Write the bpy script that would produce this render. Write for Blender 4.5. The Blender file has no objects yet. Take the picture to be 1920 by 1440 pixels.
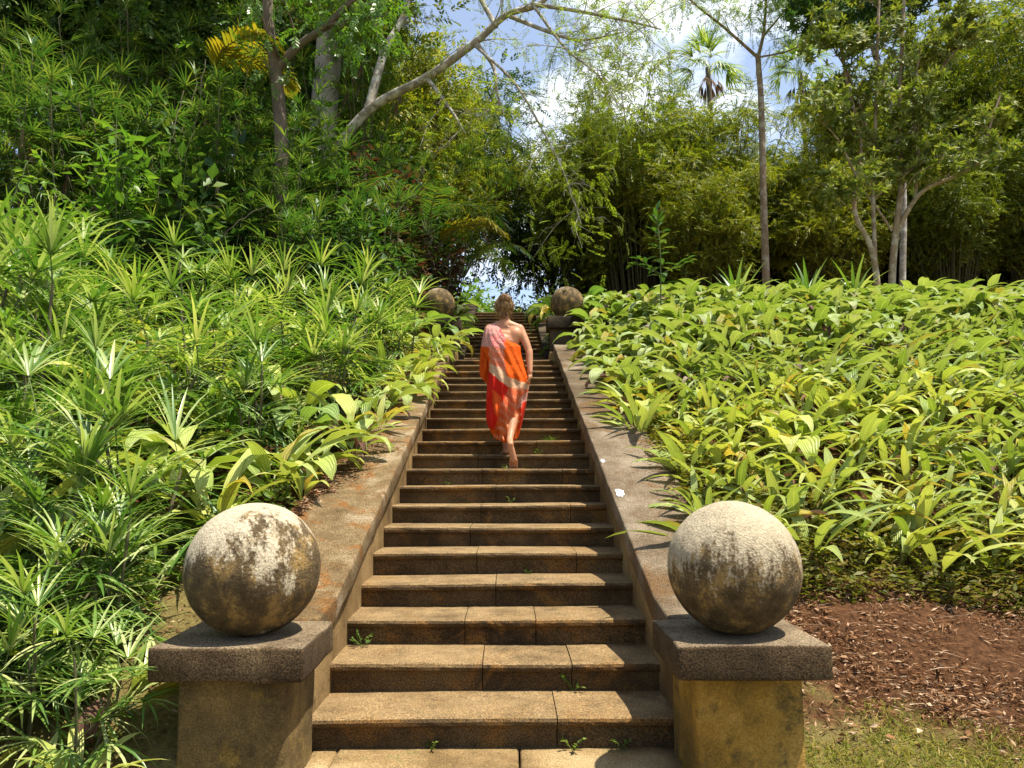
import bpy, bmesh, math, random
import numpy as np
from mathutils import Vector, Matrix

S = bpy.context.scene
COL = S.collection
R = math.radians
rng = np.random.default_rng(7)
random.seed(7)

# ------------------------------------------------------------------ camera, sky, sun, exposure
CAMX, CAMZ, PITCH, FPX = 0.0745, 1.361, 0.1129, 1380.0
cam = bpy.data.objects.new('camera', bpy.data.cameras.new('camera'))
COL.objects.link(cam)
cam.data.sensor_width = 36.0
cam.data.lens = FPX / 1920 * 36.0
cam.data.clip_start = 0.05
cam.data.clip_end = 2000
cam.matrix_world = (Matrix.Translation((CAMX, 0, CAMZ)) @ Matrix.Rotation(-0.0054, 4, 'Z')
                    @ Matrix.Rotation(math.pi / 2 + PITCH, 4, 'X') @ Matrix.Rotation(-0.0033, 4, 'Z'))
S.camera = cam

SUN = Vector((0.33, -0.10, 0.94)).normalized()
w = bpy.data.worlds.new('World'); S.world = w; w.use_nodes = True
wt = w.node_tree; wt.nodes.clear()
def wn(t, **k):
    n = wt.nodes.new(t)
    for a, b in k.items(): setattr(n, a, b)
    return n
sky = wn('ShaderNodeTexSky', sky_type='NISHITA', sun_disc=False, sun_elevation=math.asin(SUN.z),
         sun_rotation=math.atan2(SUN.x, SUN.y), altitude=300, air_density=1.0, dust_density=1.2, ozone_density=0.35)
tc = wn('ShaderNodeTexCoord')
mp = wn('ShaderNodeMapping'); mp.inputs['Scale'].default_value = (3.2, 3.2, 5.0); mp.inputs['Location'].default_value = (0.35, 0.2, 0.1)
nz = wn('ShaderNodeTexNoise'); nz.inputs['Scale'].default_value = 1.3; nz.inputs['Detail'].default_value = 8; nz.inputs['Roughness'].default_value = 0.58
wt.links.new(tc.outputs['Generated'], mp.inputs[0]); wt.links.new(mp.outputs[0], nz.inputs[0])
# one cumulus bank low over the bamboo (a fixed direction of the sky)
dp = wn('ShaderNodeVectorMath', operation='DOT_PRODUCT'); dp.inputs[1].default_value = Vector((0.17, 0.87, 0.50)).normalized()
wt.links.new(tc.outputs['Generated'], dp.inputs[0])
mr = wn('ShaderNodeMapRange'); mr.inputs[1].default_value = 0.955; mr.inputs[2].default_value = 1.0; mr.inputs[3].default_value = -0.04; mr.inputs[4].default_value = 0.17
wt.links.new(dp.outputs['Value'], mr.inputs[0])
ad = wn('ShaderNodeMath', operation='ADD'); wt.links.new(nz.outputs[0], ad.inputs[0]); wt.links.new(mr.outputs[0], ad.inputs[1])
cr = wn('ShaderNodeValToRGB'); cr.color_ramp.elements[0].position = 0.52; cr.color_ramp.elements[1].position = 0.66; cr.color_ramp.elements[0].color = (.12, .12, .12, 1)
wt.links.new(ad.outputs[0], cr.inputs[0])
mx = wn('ShaderNodeMix', data_type='RGBA'); mx.inputs[7].default_value = (7.0, 7.3, 7.8, 1)
wt.links.new(cr.outputs[0], mx.inputs[0]); wt.links.new(sky.outputs[0], mx.inputs[6])
bg = wn('ShaderNodeBackground'); bg.inputs[1].default_value = 0.11
wt.links.new(mx.outputs[2], bg.inputs[0])
wo = wn('ShaderNodeOutputWorld'); wt.links.new(bg.outputs[0], wo.inputs[0])

sl = bpy.data.lights.new('sun', 'SUN'); sl.energy = 5.0; sl.angle = R(0.53); sl.color = (1.0, 0.93, 0.80)
so = bpy.data.objects.new('sun', sl); COL.objects.link(so)
so.rotation_euler = SUN.to_track_quat('Z', 'Y').to_euler()
so.location = (20, 5, 60)
S.view_settings.view_transform = 'Standard'; S.view_settings.look = 'None'
S.view_settings.exposure = 1.06; S.view_settings.gamma = 1.0
S.cycles.max_bounces = 8; S.cycles.diffuse_bounces = 4; S.cycles.glossy_bounces = 2
S.cycles.transmission_bounces = 4; S.cycles.transparent_max_bounces = 6
S.cycles.caustics_reflective = False; S.cycles.caustics_refractive = False

def at(px, py, d):
    """the point seen at pixel (px,py) of the 1920x1440 photograph whose distance along +Y is d"""
    v = Vector(((px - 960) / FPX, (720 - py) / FPX, -1.0))
    v = cam.matrix_world.to_3x3() @ v
    return Vector((CAMX, 0, CAMZ)) + v * (d / v.y)

# ------------------------------------------------------------------ materials
def newmat(name):
    m = bpy.data.materials.new(name); m.use_nodes = True
    nt = m.node_tree; nt.nodes.clear()
    out = nt.nodes.new('ShaderNodeOutputMaterial')
    return m, nt, out
def N(nt, t, **k):
    n = nt.nodes.new(t)
    for a, b in k.items():
        if a.startswith('i_'):
            n.inputs[int(a[2:])].default_value = b
        else: setattr(n, a, b)
    return n
def noise(nt, vec, scale, detail=6, rough=0.6):
    n = N(nt, 'ShaderNodeTexNoise'); n.inputs['Scale'].default_value = scale
    n.inputs['Detail'].default_value = detail; n.inputs['Roughness'].default_value = rough
    nt.links.new(vec, n.inputs[0]); return n.outputs[0]
def ramp(nt, f, stops):
    r = N(nt, 'ShaderNodeValToRGB'); e = r.color_ramp.elements
    while len(e) < len(stops): e.new(0.5)
    for x, (p, c) in zip(e, stops):
        x.position = p; x.color = (*c, 1) if len(c) == 3 else c
    nt.links.new(f, r.inputs[0]); return r.outputs[0]
def mixc(nt, f, a, b, mode='MIX'):
    m = N(nt, 'ShaderNodeMix', data_type='RGBA', blend_type=mode)
    for s, v in ((0, f), (6, a), (7, b)):
        if hasattr(v, 'is_linked'): nt.links.new(v, m.inputs[s])
        else: m.inputs[s].default_value = v if isinstance(v, (int, float)) else (*v, 1)
    return m.outputs[2]
def math_(nt, op, a, b=0.0, clamp=False):
    m = N(nt, 'ShaderNodeMath', operation=op, use_clamp=clamp)
    for s, v in ((0, a), (1, b)):
        if hasattr(v, 'is_linked'): nt.links.new(v, m.inputs[s])
        else: m.inputs[s].default_value = v
    return m.outputs[0]
def W3(v): return (v, v, v)

def leaf_mat(name, a, b, trans=0.4, rough=0.42, spec=0.4, tmul=(1.25, 1.35, 0.55), pleats=0, rib=True, c=None, brown=0.0):
    """leaf: colour varies from leaf to leaf, lighter midrib, optional pleats, light passing through the blade"""
    m, nt, out = newmat(name)
    geo = N(nt, 'ShaderNodeNewGeometry'); oi = N(nt, 'ShaderNodeObjectInfo')
    uv = N(nt, 'ShaderNodeUVMap'); uv.uv_map = 'UVMap'
    stops = [(0.0, a), (0.6, b), (1.0, c if c else b)]
    col = ramp(nt, geo.outputs['Random Per Island'], stops)
    ns = noise(nt, geo.outputs['Position'], 3.0, 3)
    f = math_(nt, 'MULTIPLY_ADD', ns, 0.9); f.node.inputs[2].default_value = 0.55
    col = mixc(nt, 1.0, col, mixc(nt, f, (0, 0, 0), (1, 1, 1)), 'MULTIPLY')
    col = mixc(nt, 1.0, col, ramp(nt, oi.outputs['Random'], [(0.0, (.72, .80, .85)), (0.5, (1, 1, 1)), (1.0, (1.28, 1.16, 1.05))]), 'MULTIPLY')
    sx = N(nt, 'ShaderNodeSeparateXYZ'); nt.links.new(uv.outputs[0], sx.inputs[0])
    if rib:
        d = math_(nt, 'ABSOLUTE', math_(nt, 'SUBTRACT', sx.outputs[0], 0.5))
        rb = ramp(nt, d, [(0.0, W3(0.55)), (0.05, W3(0.0)), (1, W3(0))])
        col = mixc(nt, rb, col, tuple(min(1, x * 1.6 + 0.03) for x in b))
    if brown > 0:
        tp = noise(nt, geo.outputs['Position'], 9.0, 3)
        tip = math_(nt, 'ADD', math_(nt, 'MULTIPLY', tp, 0.5), math_(nt, 'MULTIPLY', sx.outputs[1], 0.62))
        tip = math_(nt, 'ADD', tip, math_(nt, 'MULTIPLY', geo.outputs['Random Per Island'], 0.14))
        col = mixc(nt, ramp(nt, tip, [(0.88, W3(0)), (0.97, W3(brown))]), col, (0.24, 0.17, 0.05))
    nrm = None
    if pleats:
        wv = math_(nt, 'SINE', math_(nt, 'MULTIPLY', sx.outputs[0], pleats * 6.283))
        bp = N(nt, 'ShaderNodeBump'); bp.inputs['Strength'].default_value = 0.55; bp.inputs['Distance'].default_value = 0.006
        nt.links.new(wv, bp.inputs['Height']); nrm = bp.outputs[0]
        col = mixc(nt, math_(nt, 'MULTIPLY', math_(nt, 'ADD', wv, 1.0), 0.16), col, tuple(x * 0.55 for x in a))
    p = N(nt, 'ShaderNodeBsdfPrincipled'); p.inputs['Roughness'].default_value = rough
    p.inputs['Specular IOR Level'].default_value = spec
    nt.links.new(col, p.inputs['Base Color'])
    t = N(nt, 'ShaderNodeBsdfTranslucent'); nt.links.new(mixc(nt, 1.0, col, tmul, 'MULTIPLY'), t.inputs[0])
    if nrm: nt.links.new(nrm, p.inputs['Normal']); nt.links.new(nrm, t.inputs['Normal'])
    ms = N(nt, 'ShaderNodeMixShader'); ms.inputs[0].default_value = trans
    nt.links.new(p.outputs[0], ms.inputs[1]); nt.links.new(t.outputs[0], ms.inputs[2])
    nt.links.new(ms.outputs[0], out.inputs[0])
    return m

def bark_mat(name, a, b, scale=6, stretch=0.25, lichen=None):
    m, nt, out = newmat(name)
    geo = N(nt, 'ShaderNodeNewGeometry')
    mpp = N(nt, 'ShaderNodeMapping'); mpp.inputs['Scale'].default_value = (1, 1, stretch); nt.links.new(geo.outputs['Position'], mpp.inputs[0])
    n1 = noise(nt, mpp.outputs[0], scale, 8, 0.7)
    col = ramp(nt, n1, [(0.3, a), (0.7, b)])
    if lichen:
        n2 = noise(nt, geo.outputs['Position'], scale * 0.7, 5)
        col = mixc(nt, ramp(nt, n2, [(0.5, W3(0)), (0.6, W3(0.9))]), col, lichen)
    p = N(nt, 'ShaderNodeBsdfPrincipled'); p.inputs['Roughness'].default_value = 0.85
    bp = N(nt, 'ShaderNodeBump'); bp.inputs['Strength'].default_value = 0.7; bp.inputs['Distance'].default_value = 0.03
    nt.links.new(n1, bp.inputs['Height']); nt.links.new(bp.outputs[0], p.inputs['Normal'])
    nt.links.new(col, p.inputs['Base Color']); nt.links.new(p.outputs[0], out.inputs[0])
    return m

def stone_mat(name, dark, mid, light, lo=0.38, hi=0.62, speck=0.5, rust=None, moss=None, scale=1.6, top=None):
    """weathered concrete: blotches, aggregate speckle, stains, optional rust / lichen patches"""
    m, nt, out = newmat(name)
    geo = N(nt, 'ShaderNodeNewGeometry'); P = geo.outputs['Position']
    big = noise(nt, P, scale, 8, 0.66)
    col = ramp(nt, big, [(lo, dark), ((lo + hi) / 2, mid), (hi, light)])
    if rust:
        r1 = noise(nt, P, scale * 1.7, 6, 0.7)
        r1.node.inputs['Distortion'].default_value = 0.6
        col = mixc(nt, ramp(nt, r1, [(0.52, W3(0)), (0.62, W3(0.85))]), col, rust)
    if moss:
        mpp = N(nt, 'ShaderNodeMapping'); mpp.inputs['Location'].default_value = (4.1, 9.3, 2.2); nt.links.new(P, mpp.inputs[0])
        r2 = noise(nt, mpp.outputs[0], scale * 2.2, 7, 0.7)
        col = mixc(nt, ramp(nt, r2, [(0.56, W3(0)), (0.66, W3(0.9))]), col, moss)
    if top:                                     # paler colour on surfaces that face up; the dark rest paints shade on risers
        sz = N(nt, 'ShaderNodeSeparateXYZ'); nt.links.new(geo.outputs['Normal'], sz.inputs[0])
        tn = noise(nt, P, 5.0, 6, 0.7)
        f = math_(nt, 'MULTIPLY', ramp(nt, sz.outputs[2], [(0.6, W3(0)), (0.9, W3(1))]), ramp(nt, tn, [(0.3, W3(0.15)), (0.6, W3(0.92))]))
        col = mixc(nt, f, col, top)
    vo = N(nt, 'ShaderNodeTexVoronoi'); vo.inputs['Scale'].default_value = 95; nt.links.new(P, vo.inputs[0])
    sp = noise(nt, P, 130, 3, 0.7)
    spk = ramp(nt, sp, [(0.38, W3(0.30)), (0.52, W3(1.0)), (0.66, W3(1.75))])
    col = mixc(nt, speck, col, mixc(nt, 1.0, col, spk, 'MULTIPLY'))
    p = N(nt, 'ShaderNodeBsdfPrincipled'); p.inputs['Roughness'].default_value = 0.9; p.inputs['Specular IOR Level'].default_value = 0.2
    bh = math_(nt, 'ADD', math_(nt, 'MULTIPLY', noise(nt, P, 14, 8, 0.7), 1.0), math_(nt, 'MULTIPLY', sp, 0.35))
    bp = N(nt, 'ShaderNodeBump'); bp.inputs['Strength'].default_value = 0.55; bp.inputs['Distance'].default_value = 0.02
    nt.links.new(bh, bp.inputs['Height']); nt.links.new(bp.outputs[0], p.inputs['Normal'])
    nt.links.new(col, p.inputs['Base Color']); nt.links.new(p.outputs[0], out.inputs[0])
    return m

def ball_mat(name, level, patch, cream=(0.50, 0.43, 0.30)):
    """limewashed stone ball: pale where the wash survives, dark algae below a ragged line, ochre lichen"""
    m, nt, out = newmat(name)
    tcx = N(nt, 'ShaderNodeTexCoord'); P = tcx.outputs['Object']
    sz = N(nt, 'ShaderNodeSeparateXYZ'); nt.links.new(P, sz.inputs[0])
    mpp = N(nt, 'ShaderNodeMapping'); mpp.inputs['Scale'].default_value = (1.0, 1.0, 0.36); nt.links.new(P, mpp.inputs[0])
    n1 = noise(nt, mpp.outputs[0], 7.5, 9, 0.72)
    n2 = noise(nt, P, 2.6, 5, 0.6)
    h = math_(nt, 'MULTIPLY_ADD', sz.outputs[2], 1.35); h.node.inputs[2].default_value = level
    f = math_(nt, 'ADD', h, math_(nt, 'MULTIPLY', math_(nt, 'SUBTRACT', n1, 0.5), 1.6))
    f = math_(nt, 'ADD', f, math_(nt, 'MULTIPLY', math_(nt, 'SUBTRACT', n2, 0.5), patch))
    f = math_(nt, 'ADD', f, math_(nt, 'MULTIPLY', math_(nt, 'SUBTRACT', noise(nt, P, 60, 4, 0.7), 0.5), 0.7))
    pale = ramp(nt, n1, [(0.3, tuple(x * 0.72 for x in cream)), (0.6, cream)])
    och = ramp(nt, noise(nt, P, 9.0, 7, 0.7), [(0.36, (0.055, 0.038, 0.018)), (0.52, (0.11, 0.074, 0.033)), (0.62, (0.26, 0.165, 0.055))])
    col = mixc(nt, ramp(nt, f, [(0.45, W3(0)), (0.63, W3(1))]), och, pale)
    spn = noise(nt, P, 90, 3, 0.7)
    col = mixc(nt, 0.4, col, mixc(nt, 1.0, col, ramp(nt, spn, [(0.35, W3(0.35)), (0.6, W3(1.35))]), 'MULTIPLY'))
    p = N(nt, 'ShaderNodeBsdfPrincipled'); p.inputs['Roughness'].default_value = 0.9; p.inputs['Specular IOR Level'].default_value = 0.2
    bp = N(nt, 'ShaderNodeBump'); bp.inputs['Strength'].default_value = 0.9; bp.inputs['Distance'].default_value = 0.016
    nt.links.new(math_(nt, 'ADD', noise(nt, P, 22, 8, 0.7), math_(nt, 'MULTIPLY', spn, 0.5)), bp.inputs['Height'])
    nt.links.new(bp.outputs[0], p.inputs['Normal'])
    nt.links.new(col, p.inputs['Base Color']); nt.links.new(p.outputs[0], out.inputs[0])
    return m

def plain_mat(name, col, rough=0.7, spec=0.3, sss=0.0):
    m, nt, out = newmat(name)
    geo = N(nt, 'ShaderNodeNewGeometry')
    n1 = noise(nt, geo.outputs['Position'], 14, 5)
    c = ramp(nt, n1, [(0.3, tuple(x * 0.78 for x in col)), (0.7, tuple(min(1, x * 1.15) for x in col))])
    p = N(nt, 'ShaderNodeBsdfPrincipled'); p.inputs['Roughness'].default_value = rough; p.inputs['Specular IOR Level'].default_value = spec
    if sss:
        p.inputs['Subsurface Weight'].default_value = sss; p.inputs['Subsurface Radius'].default_value = (0.02, 0.008, 0.004)
    nt.links.new(c, p.inputs['Base Color']); nt.links.new(p.outputs[0], out.inputs[0])
    return m

M = {}
M['tread'] = stone_mat('step_stone', (0.04, 0.025, 0.011), (0.075, 0.047, 0.02), (0.13, 0.082, 0.034), speck=0.85, rust=(0.17, 0.085, 0.022), top=(0.25, 0.168, 0.078))  # non-top colours darkened to put the risers' shade into the stone
M['coping_sunny'] = stone_mat('coping_stone', (0.075, 0.05, 0.026), (0.13, 0.095, 0.058), (0.22, 0.175, 0.12), speck=0.85, rust=(0.11, 0.06, 0.022), scale=1.1)
M['coping_rusty'] = stone_mat('mossy_coping_stone', (0.085, 0.052, 0.02), (0.16, 0.11, 0.052), (0.30, 0.235, 0.15), hi=.70, speck=0.85, rust=(0.17, 0.07, 0.014), moss=(.11, .055, .016), scale=2.6)
M['wall'] = stone_mat('parapet_stone', (0.10, 0.058, 0.02), (0.17, 0.105, 0.038), (0.26, 0.17, 0.07), speck=0.55, moss=(0.07, 0.045, 0.02))
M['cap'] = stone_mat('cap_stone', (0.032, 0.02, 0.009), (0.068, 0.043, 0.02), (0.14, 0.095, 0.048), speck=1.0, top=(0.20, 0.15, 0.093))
M['pier_ochre'] = stone_mat('ochre_pier_stone', (0.13, 0.08, 0.018), (0.27, 0.155, 0.025), (0.36, 0.22, 0.05), speck=0.4, moss=(0.08, 0.06, 0.02), scale=2.2)
M['pier_grey'] = stone_mat('brown_pier_stone', (0.065, 0.042, 0.015), (0.13, 0.088, 0.032), (0.21, 0.135, 0.045), speck=0.5, moss=(0.26, 0.16, 0.035), scale=2.4)
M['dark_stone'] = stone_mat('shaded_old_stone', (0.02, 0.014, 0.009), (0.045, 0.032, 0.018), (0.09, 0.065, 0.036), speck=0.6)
M['paving'] = stone_mat('paving_stone', (0.14, 0.09, 0.035), (0.24, 0.16, 0.07), (0.33, 0.24, 0.12), speck=0.6, moss=(0.12, 0.12, 0.04))
M['white_paint'] = stone_mat('white_splash', (0.55, 0.55, 0.5), (0.7, 0.69, 0.64), (0.8, 0.8, 0.76), speck=0.3, scale=8)
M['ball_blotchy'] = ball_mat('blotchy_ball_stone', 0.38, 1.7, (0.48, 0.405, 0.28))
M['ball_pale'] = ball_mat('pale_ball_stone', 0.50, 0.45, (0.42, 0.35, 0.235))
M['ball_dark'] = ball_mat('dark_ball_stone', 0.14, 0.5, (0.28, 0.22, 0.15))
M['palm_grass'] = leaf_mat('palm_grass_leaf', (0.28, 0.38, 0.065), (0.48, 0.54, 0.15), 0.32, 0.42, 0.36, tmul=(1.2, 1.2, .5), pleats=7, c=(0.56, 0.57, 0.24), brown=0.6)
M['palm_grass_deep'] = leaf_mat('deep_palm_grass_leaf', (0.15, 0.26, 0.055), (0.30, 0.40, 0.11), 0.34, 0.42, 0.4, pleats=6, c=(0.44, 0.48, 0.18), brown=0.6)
M['dry_leaf'] = leaf_mat('dry_leaf', (0.12, 0.055, 0.035), (0.26, 0.15, 0.10), 0.2, 0.7, 0.15, tmul=(1.1, 0.9, 0.7), pleats=5, c=(0.45, 0.33, 0.24))
M['yellow_leaf'] = leaf_mat('yellow_leaf', (0.40, 0.34, 0.04), (0.46, 0.42, 0.09), 0.35, 0.5, 0.3, tmul=(1.2, 1.1, 0.6), pleats=5, c=(0.45, 0.29, 0.05))
M['lady_palm'] = leaf_mat('lady_palm_leaf', (0.055, 0.135, 0.02), (0.17, 0.265, 0.042), 0.34, 0.34, 0.5, c=(0.48, 0.51, 0.22))
M['lady_palm_dark'] = leaf_mat('shaded_palm_leaf', (0.038, 0.095, 0.02), (0.09, 0.175, 0.03), 0.34, 0.36, 0.5, c=(0.24, 0.28, 0.06))  # darker copy of the lady palm leaf, its colour standing in for thicket shade
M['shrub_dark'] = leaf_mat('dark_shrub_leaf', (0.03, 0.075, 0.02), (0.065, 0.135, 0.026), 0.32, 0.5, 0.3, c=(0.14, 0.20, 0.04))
M['shrub_bright'] = leaf_mat('bright_shrub_leaf', (0.075, 0.16, 0.02), (0.13, 0.24, 0.03), 0.40, 0.38, 0.45, c=(0.2, 0.29, 0.04))
M['shrub_copper'] = leaf_mat('copper_shrub_leaf', (0.04, 0.02, 0.015), (0.085, 0.045, 0.024), 0.3, 0.55, 0.2, tmul=(1.3, 0.8, 0.5), c=(0.07, 0.10, 0.03))
M['bamboo'] = leaf_mat('bamboo_leaf', (0.06, 0.115, 0.012), (0.18, 0.22, 0.02), 0.34, 0.5, 0.3, rib=False, c=(0.38, 0.35, 0.035))
M['bamboo_dark'] = leaf_mat('shaded_bamboo_leaf', (0.022, 0.055, 0.012), (0.05, 0.095, 0.016), 0.3, 0.5, 0.3, rib=False, c=(0.14, 0.18, 0.03))  # darker bamboo leaf; the shade inside the grove is put into its colour
M['feather'] = leaf_mat('feathery_leaf', (0.13, 0.20, 0.02), (0.21, 0.29, 0.03), 0.5, 0.55, 0.2, rib=False, c=(0.30, 0.31, 0.04))
M['leathery'] = leaf_mat('leathery_leaf', (0.085, 0.13, 0.022), (0.17, 0.205, 0.035), 0.34, 0.55, 0.25, c=(0.28, 0.28, 0.07))
M['cover'] = leaf_mat('ground_cover_leaf', (0.06, 0.12, 0.018), (0.14, 0.21, 0.03), 0.35, 0.5, 0.3, rib=False, c=(0.24, 0.24, 0.05))
M['fern'] = leaf_mat('fern_leaf', (0.09, 0.105, 0.014), (0.18, 0.165, 0.02), 0.35, 0.55, 0.25, rib=False, c=(0.26, 0.17, 0.03))
M['orange_frond'] = leaf_mat('yellowing_frond_leaf', (0.20, 0.21, 0.02), (0.31, 0.27, 0.03), 0.4, 0.45, 0.3, tmul=(1.2, 1.1, 0.4), c=(0.18, 0.23, 0.03))
M['feather_palm'] = leaf_mat('feather_palm_leaf', (0.035, 0.09, 0.016), (0.07, 0.14, 0.02), 0.34, 0.36, 0.5, c=(0.16, 0.17, 0.02))
M['cane'] = bark_mat('cane_stem', (0.05, 0.045, 0.02), (0.14, 0.12, 0.05))
M['stem_green'] = bark_mat('green_stem', (0.06, 0.09, 0.025), (0.12, 0.15, 0.04))
M['culm'] = bark_mat('bamboo_culm', (0.035, 0.04, 0.015), (0.10, 0.09, 0.03))
M['bark_pale'] = bark_mat('pale_bark', (0.16, 0.13, 0.10), (0.42, 0.38, 0.32), 5, 0.15)
M['bark_brown'] = bark_mat('brown_bark', (0.06, 0.044, 0.028), (0.16, 0.12, 0.078), 7, 0.3)
M['bark_grey'] = bark_mat('grey_bark', (0.13, 0.11, 0.08), (0.36, 0.31, 0.24), 8, 0.6, lichen=(0.48, 0.46, 0.40))
M['bark_tan'] = bark_mat('tan_bark', (0.15, 0.10, 0.055), (0.30, 0.21, 0.12), 8, 0.4, lichen=(0.36, 0.31, 0.22))
M['dead_frond'] = leaf_mat('dead_frond_leaf', (0.10, 0.07, 0.045), (0.20, 0.14, 0.085), 0.25, 0.8, 0.1, tmul=(1.1, 1, 0.8), rib=False)
M['litter'] = leaf_mat('litter_leaf', (0.15, 0.07, 0.032), (0.27, 0.135, 0.06), 0.1, 0.9, 0.1, tmul=(1, 0.8, 0.6), rib=False, c=(0.48, 0.35, 0.23))
M['grass'] = leaf_mat('grass_blade', (0.12, 0.16, 0.022), (0.22, 0.22, 0.035), 0.35, 0.6, 0.2, rib=False, c=(0.36, 0.26, 0.08))

# ------------------------------------------------------------------ mesh builder
class MB:
    """collects vertices, faces, uvs; build() links them as ONE mesh object"""
    def __init__(s): s.v, s.f, s.uv, s.m, s.n = [], [], [], [], 0
    def add(s, v, f, uv=None, mi=0):
        v = np.asarray(v, np.float32).reshape(-1, 3)
        f = np.asarray(f, np.int32)
        if uv is None: uv = np.zeros((len(v), 2), np.float32) + 0.5
        s.v.append(v); s.uv.append(np.asarray(uv, np.float32)); s.f.append(f + s.n); s.m.append(np.full(len(f), mi, np.int32))
        s.n += len(v)
    def mesh(s, name, mats, smooth=True):
        me = bpy.data.meshes.new(name)
        v = np.concatenate(s.v); uv = np.concatenate(s.uv)
        loops = np.concatenate([f.ravel() for f in s.f])
        tot = np.concatenate([np.full(len(f), f.shape[1], np.int32) for f in s.f])
        start = np.concatenate([[0], np.cumsum(tot)[:-1]]).astype(np.int32)
        me.vertices.add(len(v)); me.vertices.foreach_set('co', v.ravel())
        me.loops.add(len(loops)); me.loops.foreach_set('vertex_index', loops)
        me.polygons.add(len(tot)); me.polygons.foreach_set('loop_start', start); me.polygons.foreach_set('loop_total', tot)
        me.polygons.foreach_set('material_index', np.concatenate(s.m))
        me.polygons.foreach_set('use_smooth', np.full(len(tot), smooth))
        l = me.uv_layers.new(name='UVMap'); l.data.foreach_set('uv', uv[loops].ravel())
        for m in (mats if isinstance(mats, (list, tuple)) else [mats]): me.materials.append(m)
        me.update(calc_edges=True); me.validate()
        return me
    def build(s, name, mats, parent=None, smooth=True):
        return link(name, s.mesh(name, mats, smooth), parent)
    def merged(s):
        return np.concatenate(s.v), s.f, np.concatenate(s.uv), s.m

def link(name, data, parent=None):
    o = bpy.data.objects.new(name, data); COL.objects.link(o)
    if parent: o.parent = parent
    return o
def tag(o, label=None, cat=None, group=None, kind=None):
    for k, v in (('label', label), ('category', cat), ('group', group), ('kind', kind)):
        if v: o[k] = v
    return o
def thing(name, loc, label, cat, group=None, rz=0.0, sc=1.0):
    o = bpy.data.objects.new(name, None); COL.objects.link(o)
    o.location = loc; o.rotation_euler = (0, 0, rz); o.scale = (sc, sc, sc); o.empty_display_size = 0.1
    return tag(o, label, cat, group)
def copy_tree(o, loc, rz=0.0, sc=1.0, tilt=(0, 0), parent=None):
    c = o.copy(); COL.objects.link(c); c.parent = parent
    if parent is None:
        c.location = loc; c.rotation_euler = (tilt[0], tilt[1], rz)
        c.scale = (sc, sc, sc) if not isinstance(sc, tuple) else sc
    for ch in list(o.children): copy_tree(ch, None, parent=c)
    return c

def nrm(a): return a / np.maximum(np.linalg.norm(a, axis=-1, keepdims=True), 1e-9)
def tube(mb, pts, rad, sides=7, mi=0, cap=True):
    pts = np.asarray([tuple(p) for p in pts], float); n = len(pts)
    rad = np.asarray(rad, float) if np.ndim(rad) else np.full(n, float(rad))
    t = np.gradient(pts, axis=0); t = nrm(t)
    ref = np.array([0, 0, 1.0]) if abs(t[0][2]) < 0.9 else np.array([1.0, 0, 0])
    a = np.zeros_like(t); u = nrm(np.cross(t[0], ref)); 
    for i in range(n):
        u = nrm(u - t[i] * (u @ t[i])); a[i] = u
    b = np.cross(t, a)
    th = np.arange(sides) / sides * 2 * np.pi
    v = pts[:, None] + rad[:, None, None] * (np.cos(th)[None, :, None] * a[:, None] + np.sin(th)[None, :, None] * b[:, None])
    i = np.arange(n - 1)[:, None] * sides; j = np.arange(sides)[None]; j2 = (j + 1) % sides
    f = np.stack([i + j, i + j2, i + sides + j2, i + sides + j], -1).reshape(-1, 4)
    mb.add(v.reshape(-1, 3), f, None, mi)
    if cap:
        mb.add(np.vstack([v[-1], pts[-1] + t[-1] * rad[-1] * .5]), [[k, (k + 1) % sides, sides] for k in range(sides)], None, mi)
def smooth_path(pts, n=5):
    """Catmull-Rom through the points"""
    P = np.asarray([tuple(p) for p in pts], float)
    P = np.vstack([2 * P[0] - P[1], P, 2 * P[-1] - P[-2]])
    out = []
    for i in range(1, len(P) - 2):
        for t in np.linspace(0, 1, n, endpoint=False):
            a, b, c, d = P[i - 1:i + 3]
            out.append(0.5 * ((2 * b) + (-a + c) * t + (2 * a - 5 * b + 4 * c - d) * t * t + (-a + 3 * b - 3 * c + d) * t ** 3))
    out.append(P[-2]); return np.array(out)
def limb(mb, pts, r0, r1, sides=7, n=5, wob=0.0, mi=0):
    p = smooth_path(pts, n)
    if wob: p[1:-1] += rng.normal(0, wob, p[1:-1].shape)
    s = np.linspace(0, 1, len(p)); tube(mb, p, r0 + (r1 - r0) * s, sides, mi); return p

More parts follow.
